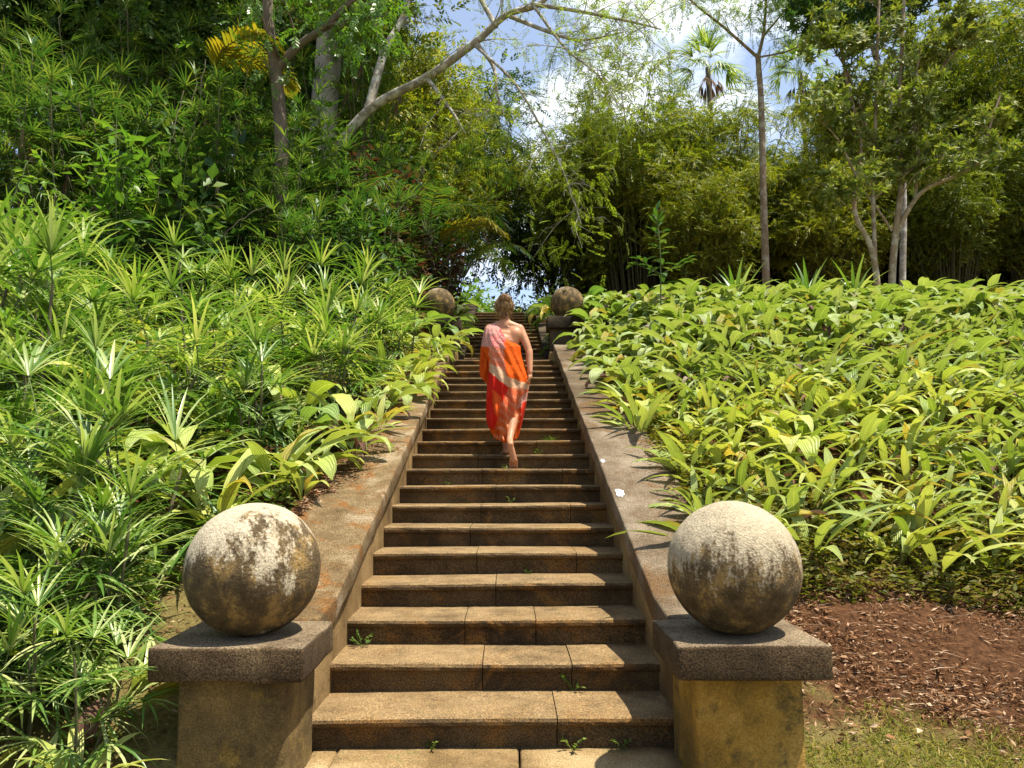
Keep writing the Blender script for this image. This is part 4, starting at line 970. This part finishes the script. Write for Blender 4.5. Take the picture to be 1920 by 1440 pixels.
tree('forked_tree', 'brown forked trunk rising from the left thicket in front of a pale trunk', M['bark_brown'], M['shrub_bright'],
     [([(528, 330, 14.2), (526, 235, 14.2), (515, 120, 14.2), (505, 60, 14.2), (498, -60, 14.1)], .155, .10), ([(520, 130, 14.2), (560, 85, 14.1), (610, 50, 14), (670, -10, 13.9)], .09, .06), ([(600, 55, 14), (640, 40, 13.9), (720, 30, 13.8)], .03, .012)],
     [(3, 1.6, .02, .3), (5, 1.6, .02, .3), (4, .8, .01, .1)], TWIG, 320, .3, (.8, 1.3), .2)
tree('pale_trunk_tree', 'stout pale grey trunk standing behind the forked brown one', M['bark_pale'], M['bamboo'],
     [([(602, 330, 17.6), (606, 230, 17.6), (616, 100, 17.6), (622, 0, 17.6), (628, -120, 17.6)], .36, .30), ([(625, 60, 17.6), (660, 40, 17.4), (720, 15, 17.2)], .11, .07), ([(625, -100, 17.6), (500, -260, 17), (380, -320, 16)], .2, .08), ([(628, -110, 17.6), (740, -260, 17), (860, -340, 16)], .2, .08)],
     [(0, 1, .02, .3), (6, 1.4, .02, .2), (10, 2.2, .03, .1), (10, 2.2, .03, .1)], TWIG + FEATHER, 2600, .5, (1.0, 1.7), .3)
tree('slender_tree', 'tall slender tree with a bare trunk forking high against the sky', M['bark_tan'], M['feather'],
     [([(1437, 540, 20), (1433, 420, 20), (1430, 300, 20), (1427, 190, 20), (1421, 105, 20)], .115, .075), ([(1421, 108, 20), (1390, 80, 19.9), (1350, 45, 19.8), (1300, 5, 19.6), (1260, -40, 19.5)], .05, .02),
      ([(1422, 106, 20), (1432, 60, 20), (1436, 0, 20), (1440, -70, 20)], .055, .025), ([(1424, 107, 20), (1470, 98, 19.8), (1500, 85, 19.7), (1520, 65, 19.6)], .03, .012), ([(1430, 70, 20), (1470, 20, 19.9), (1500, -30, 19.8)], .035, .015)],
     [(0, 1, .01, .1), (9, 1.0, .012, .15), (8, 1.0, .012, .2), (3, .5, .006, .1), (7, 1.0, .01, .2)], FEATHER, 1150, .22, (.6, 1.05), .35)
tree('many_stemmed_tree', 'many stemmed tree with mottled bark and leathery leaves at the top of the right bank', M['bark_tan'], M['leathery'],
     [([(1672, 560, 15), (1675, 480, 15), (1684, 400, 15), (1692, 320, 15.1), (1686, 240, 15.2), (1690, 120, 15.2), (1695, 0, 15.2)], .085, .035), ([(1680, 440, 15), (1705, 390, 14.9), (1735, 355, 14.8), (1790, 330, 14.6), (1835, 302, 14.5), (1855, 240, 14.4), (1875, 180, 14.4)], .055, .02),
      ([(1648, 560, 14.8), (1635, 470, 14.8), (1606, 410, 14.8), (1602, 360, 14.8), (1614, 270, 14.9), (1590, 160, 15), (1570, 60, 15)], .065, .028), ([(1642, 540, 14.9), (1639, 440, 14.9), (1637, 350, 15), (1642, 220, 15), (1646, 60, 15), (1650, -60, 15)], .05, .028),
      ([(1640, 370, 15), (1680, 340, 14.9), (1730, 305, 14.8), (1790, 285, 14.7)], .03, .015), ([(1672, 432, 15), (1640, 385, 15), (1615, 352, 15)], .03, .02), ([(1715, 375, 14.9), (1722, 300, 14.9), (1712, 200, 15), (1725, 90, 15)], .04, .02), ([(1605, 330, 14.8), (1570, 260, 14.7), (1530, 220, 14.6)], .025, .01), ([(1640, 300, 15), (1600, 160, 15), (1545, 60, 15)], .03, .012), ([(1700, 200, 15.2), (1780, 110, 15), (1840, 40, 14.9)], .03, .012)],
     [(7, 1.1, .014, .3), (8, .75, .01, .2), (8, .9, .01, .2), (7, .9, .01, .3), (6, .8, .01, .3), (0, 1, .01, 0), (8, .9, .01, .3), (6, .7, .008, .2), (8, .8, .008, .2), (8, .8, .008, .2)], WHORL, 1500, .12, (.55, .9), -.5)
# dense dark tree whose crown hangs into the top of the picture above the many stemmed one
tree('dark_crowned_tree', 'dark leathery crown of a tall tree hanging into the top right of the picture', M['bark_grey'], M['shrub_dark'],
     [([(1692, 560, 19), (1690, 300, 19), (1640, 100, 19), (1600, -60, 18.8)], .09, .07), ([(1631, 62, 19), (1660, 20, 18.8), (1700, -20, 18.6)], .06, .03), ([(1637, 90, 19), (1560, 40, 18.8), (1500, 0, 18.6)], .05, .02), ([(1606, -38, 18.9), (1680, -60, 18.5), (1760, -40, 18.3)], .06, .03)],
     [(3, 1.2, .02, .1), (9, 1.0, .015, 0), (8, .7, .012, 0), (9, 1.0, .015, 0)], WHORL, 1000, .25, (.8, 1.15), .4)
def leafy_tree(x, y, h, r, label, mat, Ts, n, sc, group, bark='bark_brown', lo=.3, flat=.8):
    t = thing('leafy_tree', (x, y, gz(x, y)), label, 'tree', group); tr, fo, br = MB(), MB(), MB(); ends = []
    path = limb(tr, [(0, 0, -.4), (U(-.3, .3), U(-.3, .3), h * .4), (U(-.5, .5), U(-.5, .5), h * .8)], .2, .07, 8, 6)
    for k in range(11):
        a = k * 2.4 + U(-.4, .4); f = U(lo, 1); p0 = path[int(len(path) * (.35 + .6 * (k / 11)))]; q = U(.5, 1) * r
        e = np.array([math.cos(a) * q, math.sin(a) * q, h * (lo + (1 - lo) * f) * 1.0]); P = limb(br, [p0, (p0 + e) / 2 + (0, 0, .3), e], .06, .012, 5, 5); ends += list(P[3:]); ends += sub(br, P, 5, r * .45, .012, .2, None, 1)
    tr.build('trunk', M[bark], t); br.build('branches', M[bark], t); crown(fo, br, ends, Ts, n, r * .17, sc, .7, .25); fo.build('crown', mat, t); return t
for x, y, h, r in ((-9.5, 19.5, 9, 2.6), (-13.5, 20, 9, 2.8), (-5.8, 21, 8.5, 2.4), (-16.5, 22, 10, 3.0), (-11.0, 24, 10, 3.2)):
    leafy_tree(x, y, h, r, 'dark leafy tree closing the back of the left thicket', M['shrub_dark'], TWIG, 2600, (1.3, 2.1), 'dark trees behind the thicket')
for x, y, h, r in ((-8.0, 23.5, 10.5, 2.8), (-13.0, 27, 12, 3.2), (-2.8, 23.5, 7.5, 2.0)):
    leafy_tree(x, y, h, r, 'airy yellow green tree glowing in the sun behind the left thicket', M['bamboo'], TWIG + FEATHER, 2400, (1.1, 1.7), 'sunlit airy trees behind the thicket')
for x, y, h, r in ((-6.5, 40, 7, 3.2), (-1.0, 44, 3.2, 2.2), (3.2, 46, 2.6, 2.2), (7.5, 42, 8, 3.5), (13, 41, 9, 3.6), (19, 42, 10, 4.0), (26, 42, 11, 4.2), (-13, 38, 9, 3.6), (-20, 36, 10, 4), (33, 40, 12, 4.5)):
    leafy_tree(x, y, h, r, 'far leafy tree beyond the bamboo grove', M['bamboo'] if abs(x) < 5 else M['bamboo_dark'], TWIG, 1500, (1.8, 2.8), 'far trees beyond the bamboo', lo=.1)

leafy_tree(-2.8, 28.5, 8.0, 3.8, 'spreading tree whose leaves hang over the gap of sky at the top of the stairs', M['bamboo_dark'], TWIG, 3400, (1.2, 1.9), None, lo=.36)
leafy_tree(2.4, 36, 9.0, 4.2, 'far spreading tree closing the view above the gap of sky', M['bamboo_dark'], TWIG, 2600, (1.6, 2.4), None, lo=.5)
SB = [shrub('broadleaf_shrub', 'sunlit green shrub just beyond the top of the stairs', 'shrub', 'shrubs beyond the top of the stairs', M['shrub_bright'], 1.1, 1.6, 14, 900, .17, .07)]
for x, y, sc in ((1.0, 25, 1.3), (.2, 28, 1.5), (2.0, 24, 1.3), (-1.5, 24, 1.5), (-1.9, 26, 1.9), (-1.2, 29, 2.0), (1.7, 30, 1.4), (-.9, 33, 1.8), (-.6, 26, 1.0)): put(SB, x, y, gz(x, y) - .1, sc)
# fan palms over the bamboo
def fan_palm(px, py, d, n, L, label):
    p = at(px, py, d); z0 = gz(p.x, d); t = thing('fan_palm', (p.x, d, z0), label, 'palm', 'fan palms above the bamboo')
    tr, fo, de = MB(), MB(), MB(); h = p.z - z0
    tube(tr, smooth_path([(0, 0, -.3), (.15, 0, h * .5), (0, 0, h)], 6), np.linspace(.16, .12, 13), 8)
    for k in range(n):
        el = U(-.5, 1.3); fan(fo, (0, 0, h + U(-.1, .1)), k * 2.4 + U(-.3, .3), el, L * .55, L * .75, 13, 2.6, .075, U(.7, 1.4))
    for k in range(9): fan(de, (0, 0, h - .2), k * 2.4, U(-1.3, -.7), L * .4, L * .5, 9, 1.8, .06, .5)
    tr.build('trunk', M['bark_brown'], t); fo.build('crown', [M['lady_palm'], M['stem_green']], t); de.build('dead_crown', [M['dead_frond'], M['cane']], t)
fan_palm(1327, 128, 33, 18, 1.75, 'fan palm with a shaggy crown standing clear above the bamboo')
fan_palm(1500, 135, 34, 20, 1.75, 'fan palm half hidden behind the right hand trees above the bamboo')
# ------------------------------------------------------------------ sapling, crest plants, vines
t = thing('sapling', at(1238, 560, 11.6), 'young upright sapling with glossy paddle leaves standing in the palm grass', 'sapling')
st_, fo = MB(), MB(); H = 1.42
pth = limb(st_, [(0, 0, -.3), (.02, 0, H * .5), (-.02, .02, H)], .014, .006, 6, 6)
for k in range(30):
    q = k / 29; p = pth[int((.30 + .7 * q) * (len(pth) - 1))]; fo.add(*strip(p + np.array([0, 0, U(-.03, .03)]), k * 2.4 + U(-.3, .3), -.1 + 1.25 * q ** 2 + U(-.15, .2), (.34 - .1 * q) * U(.8, 1.1), .105 - .03 * q, U(.2, .6), 6, .25, .15, .9, .03, U(-.3, .3), .08))
for a in (2.9, 3.6, 5.9, .3):
    q = limb(st_, [pth[4], pth[4] + np.array([math.cos(a) * .22, math.sin(a) * .22, .12]), pth[4] + np.array([math.cos(a) * .4, math.sin(a) * .4, .2])], .006, .003, 4, 3)
    for k in range(6): fo.add(*strip(q[min(len(q) - 1, 2 + k)], a + U(-1.2, 1.2), U(-.2, .7), .2, .075, .4, 5, .25, .1, .9, 0, 0, .1))
st_.build('stem', M['stem_green'], t); fo.build('foliage', M['feather_palm'], t)
for px, py, d, lb in ((1515, 540, 12.6, 'dark upright strap leaved plant at the crest of the right bank, near the middle'), (1600, 525, 12.6, 'dark upright strap leaved plant at the crest below the many stemmed tree'), (1380, 550, 12.5, 'thin spiky plant at the crest of the right bank')):
    mb = MB(); p = at(px, py, d)
    for k in range(11): mb.add(*strip((0, 0, 0), k * 2.4, U(.9, 1.45), U(.7, 1.0), .075, U(.2, .9), 8, .35, .05, .7, 0, U(-.3, .3), .3))
    o = mb.build('strap_leaf_plant', M['lady_palm']); o.location = (p.x, d, gz(p.x, d) + .05); tag(o, lb, 'plant')
def vine(paths, label, leafm, stemm, nl, l):
    p0 = np.array(at(*paths[0][0])); t = thing('hanging_vine', tuple(p0), label, 'vine'); s_, f_ = MB(), MB()
    for pp in paths:
        q = limb(s_, np.array([tuple(at(*c)) for c in pp]) - p0, .011, .006, 5, 6, .015)
        if nl: ii = rng.integers(1, len(q), nl); scatter(f_, q[ii], rdir(nl, -.6, .4), rng.uniform(.7, 1.2, nl) * l, l * .5, .4, False)
    s_.build('stem', stemm, t)
    if nl: f_.build('foliage', leafm, t)
vine([[(345, 170, 13.4), (325, 250, 13.3), (300, 330, 13.2), (290, 470, 13.1)], [(385, 110, 13.4), (370, 220, 13.3), (345, 300, 13.2)]], 'thin tan climbing stems slanting through the dark left thicket', M['shrub_dark'], M['cane'], 0, .1)
vine([[(10, 430, 11), (40, 330, 11), (70, 290, 11.1), (120, 380, 11)], [(45, 330, 11), (100, 350, 11), (160, 410, 10.9)]], 'pale trailing shoots with small leaves at the left edge of the picture', M['shrub_bright'], M['stem_green'], 26, .15)
vine([[(410, 450, 13), (470, 400, 13), (520, 380, 13)], [(300, 470, 13), (350, 400, 13), (420, 385, 13)]], 'bare brown bent branches low in the dark thicket', M['shrub_dark'], M['bark_brown'], 0, .1)

for o in BL + LP + TP + TQ + DS + HB + CP + BB + BD + SB:      # a prototype that was never set out is taken away
    if o.name not in first:
        for ch in list(o.children): bpy.data.objects.remove(ch)
        bpy.data.objects.remove(o)

# ================================================================== THE WOMAN ON THE STEPS
def c7(cx, cy, d): return np.array(at(700 + .28646 * cx, 500 + .28646 * cy, d))   # a point of the photograph's figure
ORG = np.array([.12, 7.35, 9 * RS])
wom = thing('person', tuple(ORG), 'woman in a one-shouldered orange and red patterned dress walking barefoot up the steps', 'person')
def capsule(mb, a, b, ra, rb, fl=1.0, n=12):
    """a tapering rounded piece between two joints; the whole set is fused into one skin below"""
    a, b = np.asarray(a, float), np.asarray(b, float); t = (b - a) / (np.linalg.norm(b - a) + 1e-9)
    s1 = np.linspace(-math.pi / 2, 0, 6)[:-1]; s2 = np.linspace(0, math.pi / 2, 6)
    P = [a + t * ra * math.sin(q) for q in s1] + [a] + [b] + [b + t * rb * math.sin(q) for q in s2[1:]]
    Rr = [max(ra * math.cos(q), .0006) for q in s1] + [ra] + [rb] + [max(rb * math.cos(q), .0006) for q in s2[1:]]
    P = np.array(P); Rr = np.array(Rr); ref = np.array([0, 1.0, 0]) if abs(t[1]) < .9 else np.array([0, 0, 1.0])
    v_ = nrm(ref - t * (ref @ t)); u_ = np.cross(v_, t); th = np.arange(n) / n * 2 * np.pi
    V = P[:, None] + Rr[:, None, None] * (np.cos(th)[None, :, None] * u_ + fl * np.sin(th)[None, :, None] * v_)
    k = len(P); i = np.arange(k - 1)[:, None] * n; j = np.arange(n)[None]; j2 = (j + 1) % n
    mb.add(V.reshape(-1, 3), np.stack([i + j, i + j2, i + n + j2, i + n + j], -1).reshape(-1, 4))
    mb.add(V[0], [list(range(n))[::-1]]); mb.add(V[-1], [list(range(n))])
bd = MB()
hd = c7(857, 272, 7.66); nk = c7(862, 352, 7.65); shR = c7(962, 402, 7.64); shL = c7(752, 404, 7.64); nb = (shR + shL) / 2 + np.array([0, .01, .02])
hipR = c7(905, 705, 7.60); hipL = c7(815, 705, 7.64); pel = (hipR + hipL) / 2 + np.array([0, 0, .06]); ch = nb * .62 + pel * .38; wa = nb * .3 + pel * .7
cap_ = lambda *a, **k: capsule(bd, *a, **k)
cap_(hd + (0, .005, .02), hd + (0, .02, .045), .083, .08); cap_(hd + (0, .03, -.045), hd + (0, .05, -.075), .058, .045)       # skull, jaw
cap_(hd + (0, .098, -.015), hd + (0, .112, -.03), .012, .014); cap_(hd + (-.02, .09, -.062), hd + (.02, .09, -.062), .011, .011)   # nose, lips
for s in (-1, 1): cap_(hd + (s * .082, .01, -.03), hd + (s * .086, .004, .01), .012, .016, fl=1.3)
cap_(nk + (0, 0, -.03), hd + (0, .01, -.04), .056, .052); cap_(nb + (0, 0, -.01), nk, .066, .055)
for s, sh in ((1, shR), (-1, shL)):
    cap_(nk + (s * .01, 0, -.035), sh + (-s * .015, 0, -.004), .05, .045); cap_(nb + (0, 0, -.05), sh + (-s * .03, 0, -.03), .07, .06)
    cap_(sh + (-s * .055, -.02, -.07), ch + (s * .07, -.01, -.02), .075, .08)
cap_(nb + (-.05, 0, -.12), nb + (.05, 0, -.12), .10, .10); cap_(ch + (-.04, 0, 0), ch + (.04, 0, 0), .105, .105); cap_(ch, wa, .115, .11); cap_(wa, pel, .11, .12)
cap_(pel + (-.055, .01, -.02), pel + (.055, .01, -.02), .115, .115)
elR, wrR, haR = c7(1020, 555, 7.58), c7(1026, 690, 7.53), c7(1022, 745, 7.52)
cap_(shR + (-.01, 0, -.012), (shR * .4 + elR * .6), .054, .043); cap_((shR * .4 + elR * .6), elR, .043, .037); cap_(elR, elR * .6 + wrR * .4, .039, .036); cap_(elR * .6 + wrR * .4, wrR, .036, .025)
elL, wrL, haL = c7(727, 560, 7.66), c7(735, 700, 7.70), c7(737, 765, 7.71)
cap_(shL + (.01, 0, -.012), elL, .052, .04); cap_(elL, wrL, .038, .026)
def hand(w_, h_, s, curl):
    """palm, four bent fingers of unequal length, a thumb from the side of the palm"""
    t = nrm(h_ - w_); ax = nrm(np.cross(t, np.array([s * 1.0, .25, 0]))); sd = np.cross(ax, t)
    cap_(w_ + t * .01, w_ + t * .05, .022, .03, fl=.55); kn = w_ + t * .075
    for i_, L in enumerate((.062, .072, .067, .052)):
        b0 = kn + ax * (.027 - .018 * i_); p1 = b0 + t * L * .45 + sd * curl * .010; p2 = p1 + t * L * .34 + sd * curl * .022; p3 = p2 + t * L * .16 + sd * curl * .026
        cap_(w_ + t * .045 + ax * (.02 - .013 * i_), b0, .011, .0095); cap_(b0, p1, .0095, .0085, n=8); cap_(p1, p2, .0085, .0078, n=8); cap_(p2, p3, .0078, .0065, n=8)
    b0 = w_ + t * .022 + ax * .02; p1 = b0 + t * .03 + ax * .024 + sd * .008; cap_(b0, p1, .013, .0105, n=8); cap_(p1, p1 + t * .03 + sd * .014, .0105, .008, n=8)
hand(wrR, haR, -1, 1.0); hand(wrL, haL, 1, .6)
knR = c7(925, 915, 7.66); anR = c7(893, 1135, 7.35); heR = c7(897, 1162, 7.265); baR = c7(918, 1262, 7.295); toR = np.array(c7(914, 1285, 7.36)); 
baR[2] = max(baR[2], ORG[2] + .045); toR[2] = ORG[2] + .016
cap_(hipR + (0, .03, -.02), knR, .085, .06); cap_(knR, knR * .65 + anR * .35 + (0, -.02, 0), .058, .060); cap_(knR * .65 + anR * .35 + (0, -.02, 0), knR * .25 + anR * .75, .060, .040); cap_(knR * .25 + anR * .75, anR, .040, .034)
cap_(anR, heR, .034, .032); cap_(heR, baR, .030, .036, fl=.8); cap_(anR + (0, 0, -.02), baR + (0, .02, 0), .032, .03)
for i_, (dx, L) in enumerate(((-.032, .05), (-.014, .052), (.002, .046), (.017, .04), (.031, .032))):
    a_ = baR + np.array([dx, .012, -.005]); e_ = np.array([baR[0] + dx * 1.15, baR[1] + .02 + L * .8, ORG[2] + .012]); cap_(a_, e_, .013 if i_ == 0 else .0105, .011 if i_ == 0 else .0085, n=8)
T10 = 10 * RS
knL = c7(842, 900, 7.86); anL = np.array([c7(868, 1150, 7.80)[0], 7.80, T10 + .085]); heL = anL + np.array([0, -.035, -.05]); baL = anL + np.array([-.02, .12, -.062])
cap_(hipL + (0, 0, -.02), knL, .092, .06); cap_(knL, knL * .6 + anL * .4 + (0, -.02, 0), .056, .056); cap_(knL * .6 + anL * .4 + (0, -.02, 0), anL, .055, .035); cap_(anL, heL, .034, .030); cap_(heL, baL, .030, .026, fl=.9); cap_(anL + (0, .02, -.01), baL, .033, .026)
for i_ in range(5): cap_(baL + np.array([-.032 + .016 * i_, .01, -.006]), baL + np.array([-.036 + .017 * i_, .062 - .006 * i_, -.01]), .011, .009, n=8)
tmp = MB(); 
bd.v = [v - ORG.astype(np.float32) for v in bd.v]
M['skin'] = plain_mat('sunlit_skin', (0.42, 0.19, 0.095), .5, .35, .1)
body = bd.build('body', M['skin'], wom)
m_ = body.modifiers.new('fuse', 'REMESH'); m_.mode = 'VOXEL'; m_.voxel_size = .0075; m_.use_smooth_shade = True
m_ = body.modifiers.new('relax', 'SMOOTH'); m_.factor = .5; m_.iterations = 3
bpy.context.view_layer.update(); dg = bpy.context.evaluated_depsgraph_get()
me = bpy.data.meshes.new_from_object(body.evaluated_get(dg)); body.modifiers.clear(); body.data = me
if not me.materials: me.materials.append(M['skin'])
for p in me.polygons: p.use_smooth = True
for s in (-1, 1):
    bm = bmesh.new(); bmesh.ops.create_uvsphere(bm, u_segments=10, v_segments=8, radius=.011); me = bpy.data.meshes.new('eye'); bm.to_mesh(me); bm.free()
    e = link('eye', me, wom); e.location = tuple(hd + (s * .032, .093, .012) - ORG); me.materials.append(M['white_paint'])

# dress: rings read from the figure's outline (left, right) at each height, draped and folded
rows = [(372, 770, 822), (380, 752, 828), (400, 733, 836), (430, 724, 852), (460, 716, 878), (490, 710, 912), (508, 706, 945), (522, 704, 966), (560, 722, 968), (600, 742, 976), (640, 752, 990), (690, 756, 1008), (730, 752, 1022), (770, 746, 1026),
        (800, 742, 1019), (850, 740, 1011), (900, 738, 1003), (950, 737, 994), (1000, 738, 984), (1040, 746, 974), (1080, 766, 962), (1115, 790, 950)]
def in_poly(x, y, P):
    c = np.zeros(len(x), bool); n = len(P)
    for i_ in range(n):
        (x1, y1), (x2, y2) = P[i_], P[(i_ + 1) % n]
        k = ((y1 > y) != (y2 > y)); xi = (x2 - x1) * (y - y1) / ((y2 - y1) or 1e-9) + x1; c ^= k & (x < xi)
    return c
def dress_colour(cx, cy, sleeve):
    n = len(cx); j = lambda a: a * (np.sin(cx * .09 + cy * .05) + np.sin(cy * .11 - cx * .04)); x, y = cx + j(3) + rng.normal(0, 1.5, n), cy + j(3) + rng.normal(0, 1.5, n)
    c = np.tile(np.array([.58, .082, .005]), (n, 1))
    r = rng.random(n); web = (np.abs(np.sin(cx * .21 + 2 * np.sin(cy * .06))) < .22) | (np.abs(np.sin(cy * .19 + 2 * np.sin(cx * .07))) < .22)
    streak = (np.sin((cx * .5 - cy * .8) * .14 + 1.5 * np.sin(cx * .05)) + .6 * np.sin(cx * .31 + cy * .12)) > .55
    def fill(P, col, pat=None, w=None):
        k = in_poly(x, y, P)
        c[k] = col
        if pat is not None:
            q = k & (web if w is None else streak); c[q] = pat
    fill([(690, 360), (835, 360), (850, 450), (860, 540), (760, 525), (690, 520)], (.50, .27, .22), (.36, .09, .09))
    fill([(765, 450), (830, 440), (820, 560), (770, 545)], (.60, .26, .22), (.55, .02, .05))
    fill([(820, 365), (840, 370), (872, 470), (860, 520), (830, 440)], (.58, .05, .05), (.7, .3, .28))
    fill([(757, 525), (852, 535), (866, 690), (885, 760), (820, 690), (760, 640)], (.58, .16, .085), (.58, .25, .16), .5)
    fill([(758, 640), (830, 660), (880, 720), (1030, 775), (1022, 815), (960, 850), (885, 790), (760, 690)], (.56, .36, .22), (.50, .26, .14))
    fill([(735, 690), (758, 688), (888, 795), (836, 905), (815, 1000), (800, 1060), (735, 1060)], (.56, .018, .010))
    fill([(775, 800), (835, 850), (838, 905), (820, 1000), (790, 950)], (.64, .085, .014))
    fill([(888, 790), (1022, 800), (1010, 870), (960, 930), (900, 990), (815, 1010), (838, 900)], (.56, .11, .04), (.56, .19, .10), .3)
    fill([(960, 850), (1020, 810), (1005, 900), (965, 960), (930, 960)], (.58, .30, .22), (.5, .10, .07))
    fill([(800, 1010), (900, 985), (975, 900), (960, 1000), (880, 1060), (860, 1140), (790, 1140)], (.58, .11, .02), (.6, .24, .12), .25)
    fill([(975, 900), (1010, 880), (1000, 1000), (960, 1070), (945, 1060)], (.56, .03, .012))
    if sleeve: c[:] = np.where((y < 520)[:, None], c, np.array([.52, .07, .005]))
    return c
def garment(rows, nt, ns, yc, yr, sleeve, mb, cols, hem):
    ry = np.array([q[0] for q in rows], float); xl = np.array([q[1] for q in rows], float); xr = np.array([q[2] for q in rows], float)
    Y = np.linspace(ry[0], ry[-1], nt); A = np.interp(Y, ry, xl); B = np.interp(Y, ry, xr); V, CX, CY = [], [], []
    th = np.linspace(0, 2 * np.pi, ns, endpoint=False)
    for y, a, b_ in zip(Y, A, B):
        f = (y - ry[0]) / (ry[-1] - ry[0]); ct, sn = np.cos(th), np.sin(th)
        amp = (.025 + .10 * f ** 1.2) if not sleeve else .03 + .10 * f
        fold = amp * 1.25 * (np.sin(th * 7 + y * .018) * .5 + np.sin(th * 13 - y * .024 + 1) * .4 + np.sin(th * 4 + y * .03) * .45)
        cx = (a + b_) / 2 + (b_ - a) / 2 * ct * (1 + fold * .35 * (1 - np.abs(ct)))
        yy = y + hem(cx, f) * f ** 3
        d = np.interp(y, *yc) - np.interp(y, *yr) * np.sign(-sn) * np.abs(sn) ** .8 * (1 + fold * 1.6) * min(1, (b_ - a) / 150 + .25) + .0 * ct
        d = np.interp(y, *yc) + np.interp(y, *yr) * np.sign(sn) * np.abs(sn) ** .8 * (1 + fold * 1.6) * min(1, (b_ - a) / 150 + .25)
        for q, w_, dd in zip(cx, yy, d): V.append(c7(q, w_, dd)); CX.append(q); CY.append(w_)
    V = np.array(V) - ORG; i_ = np.arange(nt - 1)[:, None] * ns; jj = np.arange(ns)[None]; j2 = (jj + 1) % ns
    mb.add(V, np.stack([i_ + jj, i_ + ns + jj, i_ + ns + j2, i_ + j2], -1).reshape(-1, 4))
    mb.add(V[:ns], [list(range(ns))]); cc = dress_colour(np.array(CX), np.array(CY), sleeve); cols.append(cc); cols.append(cc[:ns])
dm, cols = MB(), []
garment(rows, 210, 190, ((372, 522, 700, 900, 1115), (7.64, 7.625, 7.62, 7.66, 7.70)), ((372, 400, 440, 522, 640, 720, 900, 1115), (.06, .10, .135, .155, .165, .20, .235, .22)), False, dm, cols, lambda cx, f: 40 * np.sin((cx - 800) * .017) - .22 * (cx - 850))
garment([(384, 742, 790), (420, 724, 782), (480, 711, 774), (540, 701, 768), (600, 697, 764), (660, 694, 760), (700, 695, 756), (720, 698, 752)], 70, 64, ((384, 720), (7.64, 7.67)), ((384, 420, 600, 720), (.04, .075, .10, .10)), True, dm, cols, lambda cx, f: (cx - 700) * 1.1)
dress = dm.build('dress', [], wom)
ca = dress.data.color_attributes.new('pattern', 'FLOAT_COLOR', 'POINT'); cc = np.concatenate(cols)
ca.data.foreach_set('color', np.concatenate([cc, np.ones((len(cc), 1))], 1).astype(np.float32).ravel())
m, nt, out = newmat('patterned_cotton')
a = N(nt, 'ShaderNodeVertexColor'); a.layer_name = 'pattern'; geo = N(nt, 'ShaderNodeNewGeometry')
p = N(nt, 'ShaderNodeBsdfPrincipled'); p.inputs['Roughness'].default_value = .8; p.inputs['Specular IOR Level'].default_value = .1
nn = noise(nt, geo.outputs['Position'], 60, 4); nt.links.new(mixc(nt, .5, a.outputs[0], mixc(nt, 1.0, a.outputs[0], ramp(nt, nn, [(.35, W3(.7)), (.65, W3(1.25))]), 'MULTIPLY')), p.inputs['Base Color'])
bp = N(nt, 'ShaderNodeBump'); bp.inputs['Strength'].default_value = .5; bp.inputs['Distance'].default_value = .02; nt.links.new(noise(nt, geo.outputs['Position'], 16, 5), bp.inputs['Height']); nt.links.new(bp.outputs[0], p.inputs['Normal'])
tl = N(nt, 'ShaderNodeBsdfTranslucent'); nt.links.new(a.outputs[0], tl.inputs[0]); ms = N(nt, 'ShaderNodeMixShader'); ms.inputs[0].default_value = .15
nt.links.new(p.outputs[0], ms.inputs[1]); nt.links.new(tl.outputs[0], ms.inputs[2]); nt.links.new(ms.outputs[0], out.inputs[0]); dress.data.materials.append(m)
# hair pinned up, loose strands
M['hair'] = leaf_mat('blond_brown_hair', (0.10, 0.038, 0.011), (0.28, 0.13, 0.038), .15, .4, .4, tmul=(1.2, 1, .6), rib=False, c=(0.55, 0.33, 0.12))
hb = MB(); hc = hd - ORG
def strands(c0, rad, n, wd, down):
    for _ in range(n):
        th, ph = U(0, 6.28), math.acos(U(-.75, 1.0)); q = np.array([math.sin(ph) * math.cos(th), math.sin(ph) * math.sin(th), math.cos(ph)])
        if q[1] > .45 and q[2] < .35: continue
        P = []; d = np.array([U(-.5, .5), U(-.3, .3), -1.0 if down else U(-1, 1)])
        for k in range(7):
            P.append(c0 + q * rad * (1 + U(0, .05))); q = q + (d - q * (d @ q)) * .16 + rng.normal(0, .03, 3); q /= np.linalg.norm(q)
        tube(hb, P, np.linspace(wd, wd * .5, 7), 4, 0, False)
bm = bmesh.new(); bmesh.ops.create_icosphere(bm, subdivisions=4, radius=1.0)
vv = np.array([tuple(v.co) for v in bm.verts]); ff = [[q.index for q in f.verts] for f in bm.faces]; bm.free()
rad = np.array([.098, .100, .108])
sk = vv * rad * (1 + .05 * np.sin(vv[:, :1] * 9 + vv[:, 2:] * 4)); sk[:, 1] = np.where((vv[:, 1] > .4) & (vv[:, 2] < .5), sk[:, 1] * .7, sk[:, 1]); hb.add(sk + hc + (0, -.002, .018), ff)
bun = hc + np.array([.005, -.05, .085]); hb.add(vv * (.060, .055, .055) * (1 + .08 * np.sin(vv[:, :1] * 13 + vv[:, 2:] * 7)) + bun, ff)
strands(hc + (0, -.002, .018), rad * 1.02, 520, .0035, False); strands(bun, np.array([.066, .06, .06]), 240, .003, False)
for k in range(40):
    a = U(-.075, .075); P = [hc + np.array([a, -.085, -.05]), hc + np.array([a * 1.1 + U(-.02, .02), -.09, -.085]), hc + np.array([a * 1.2 + U(-.03, .03), -.075, U(-.14, -.10)])]; tube(hb, smooth_path(P, 3), .0022, 4, 0, False)
hb.build('hair', M['hair'], wom)
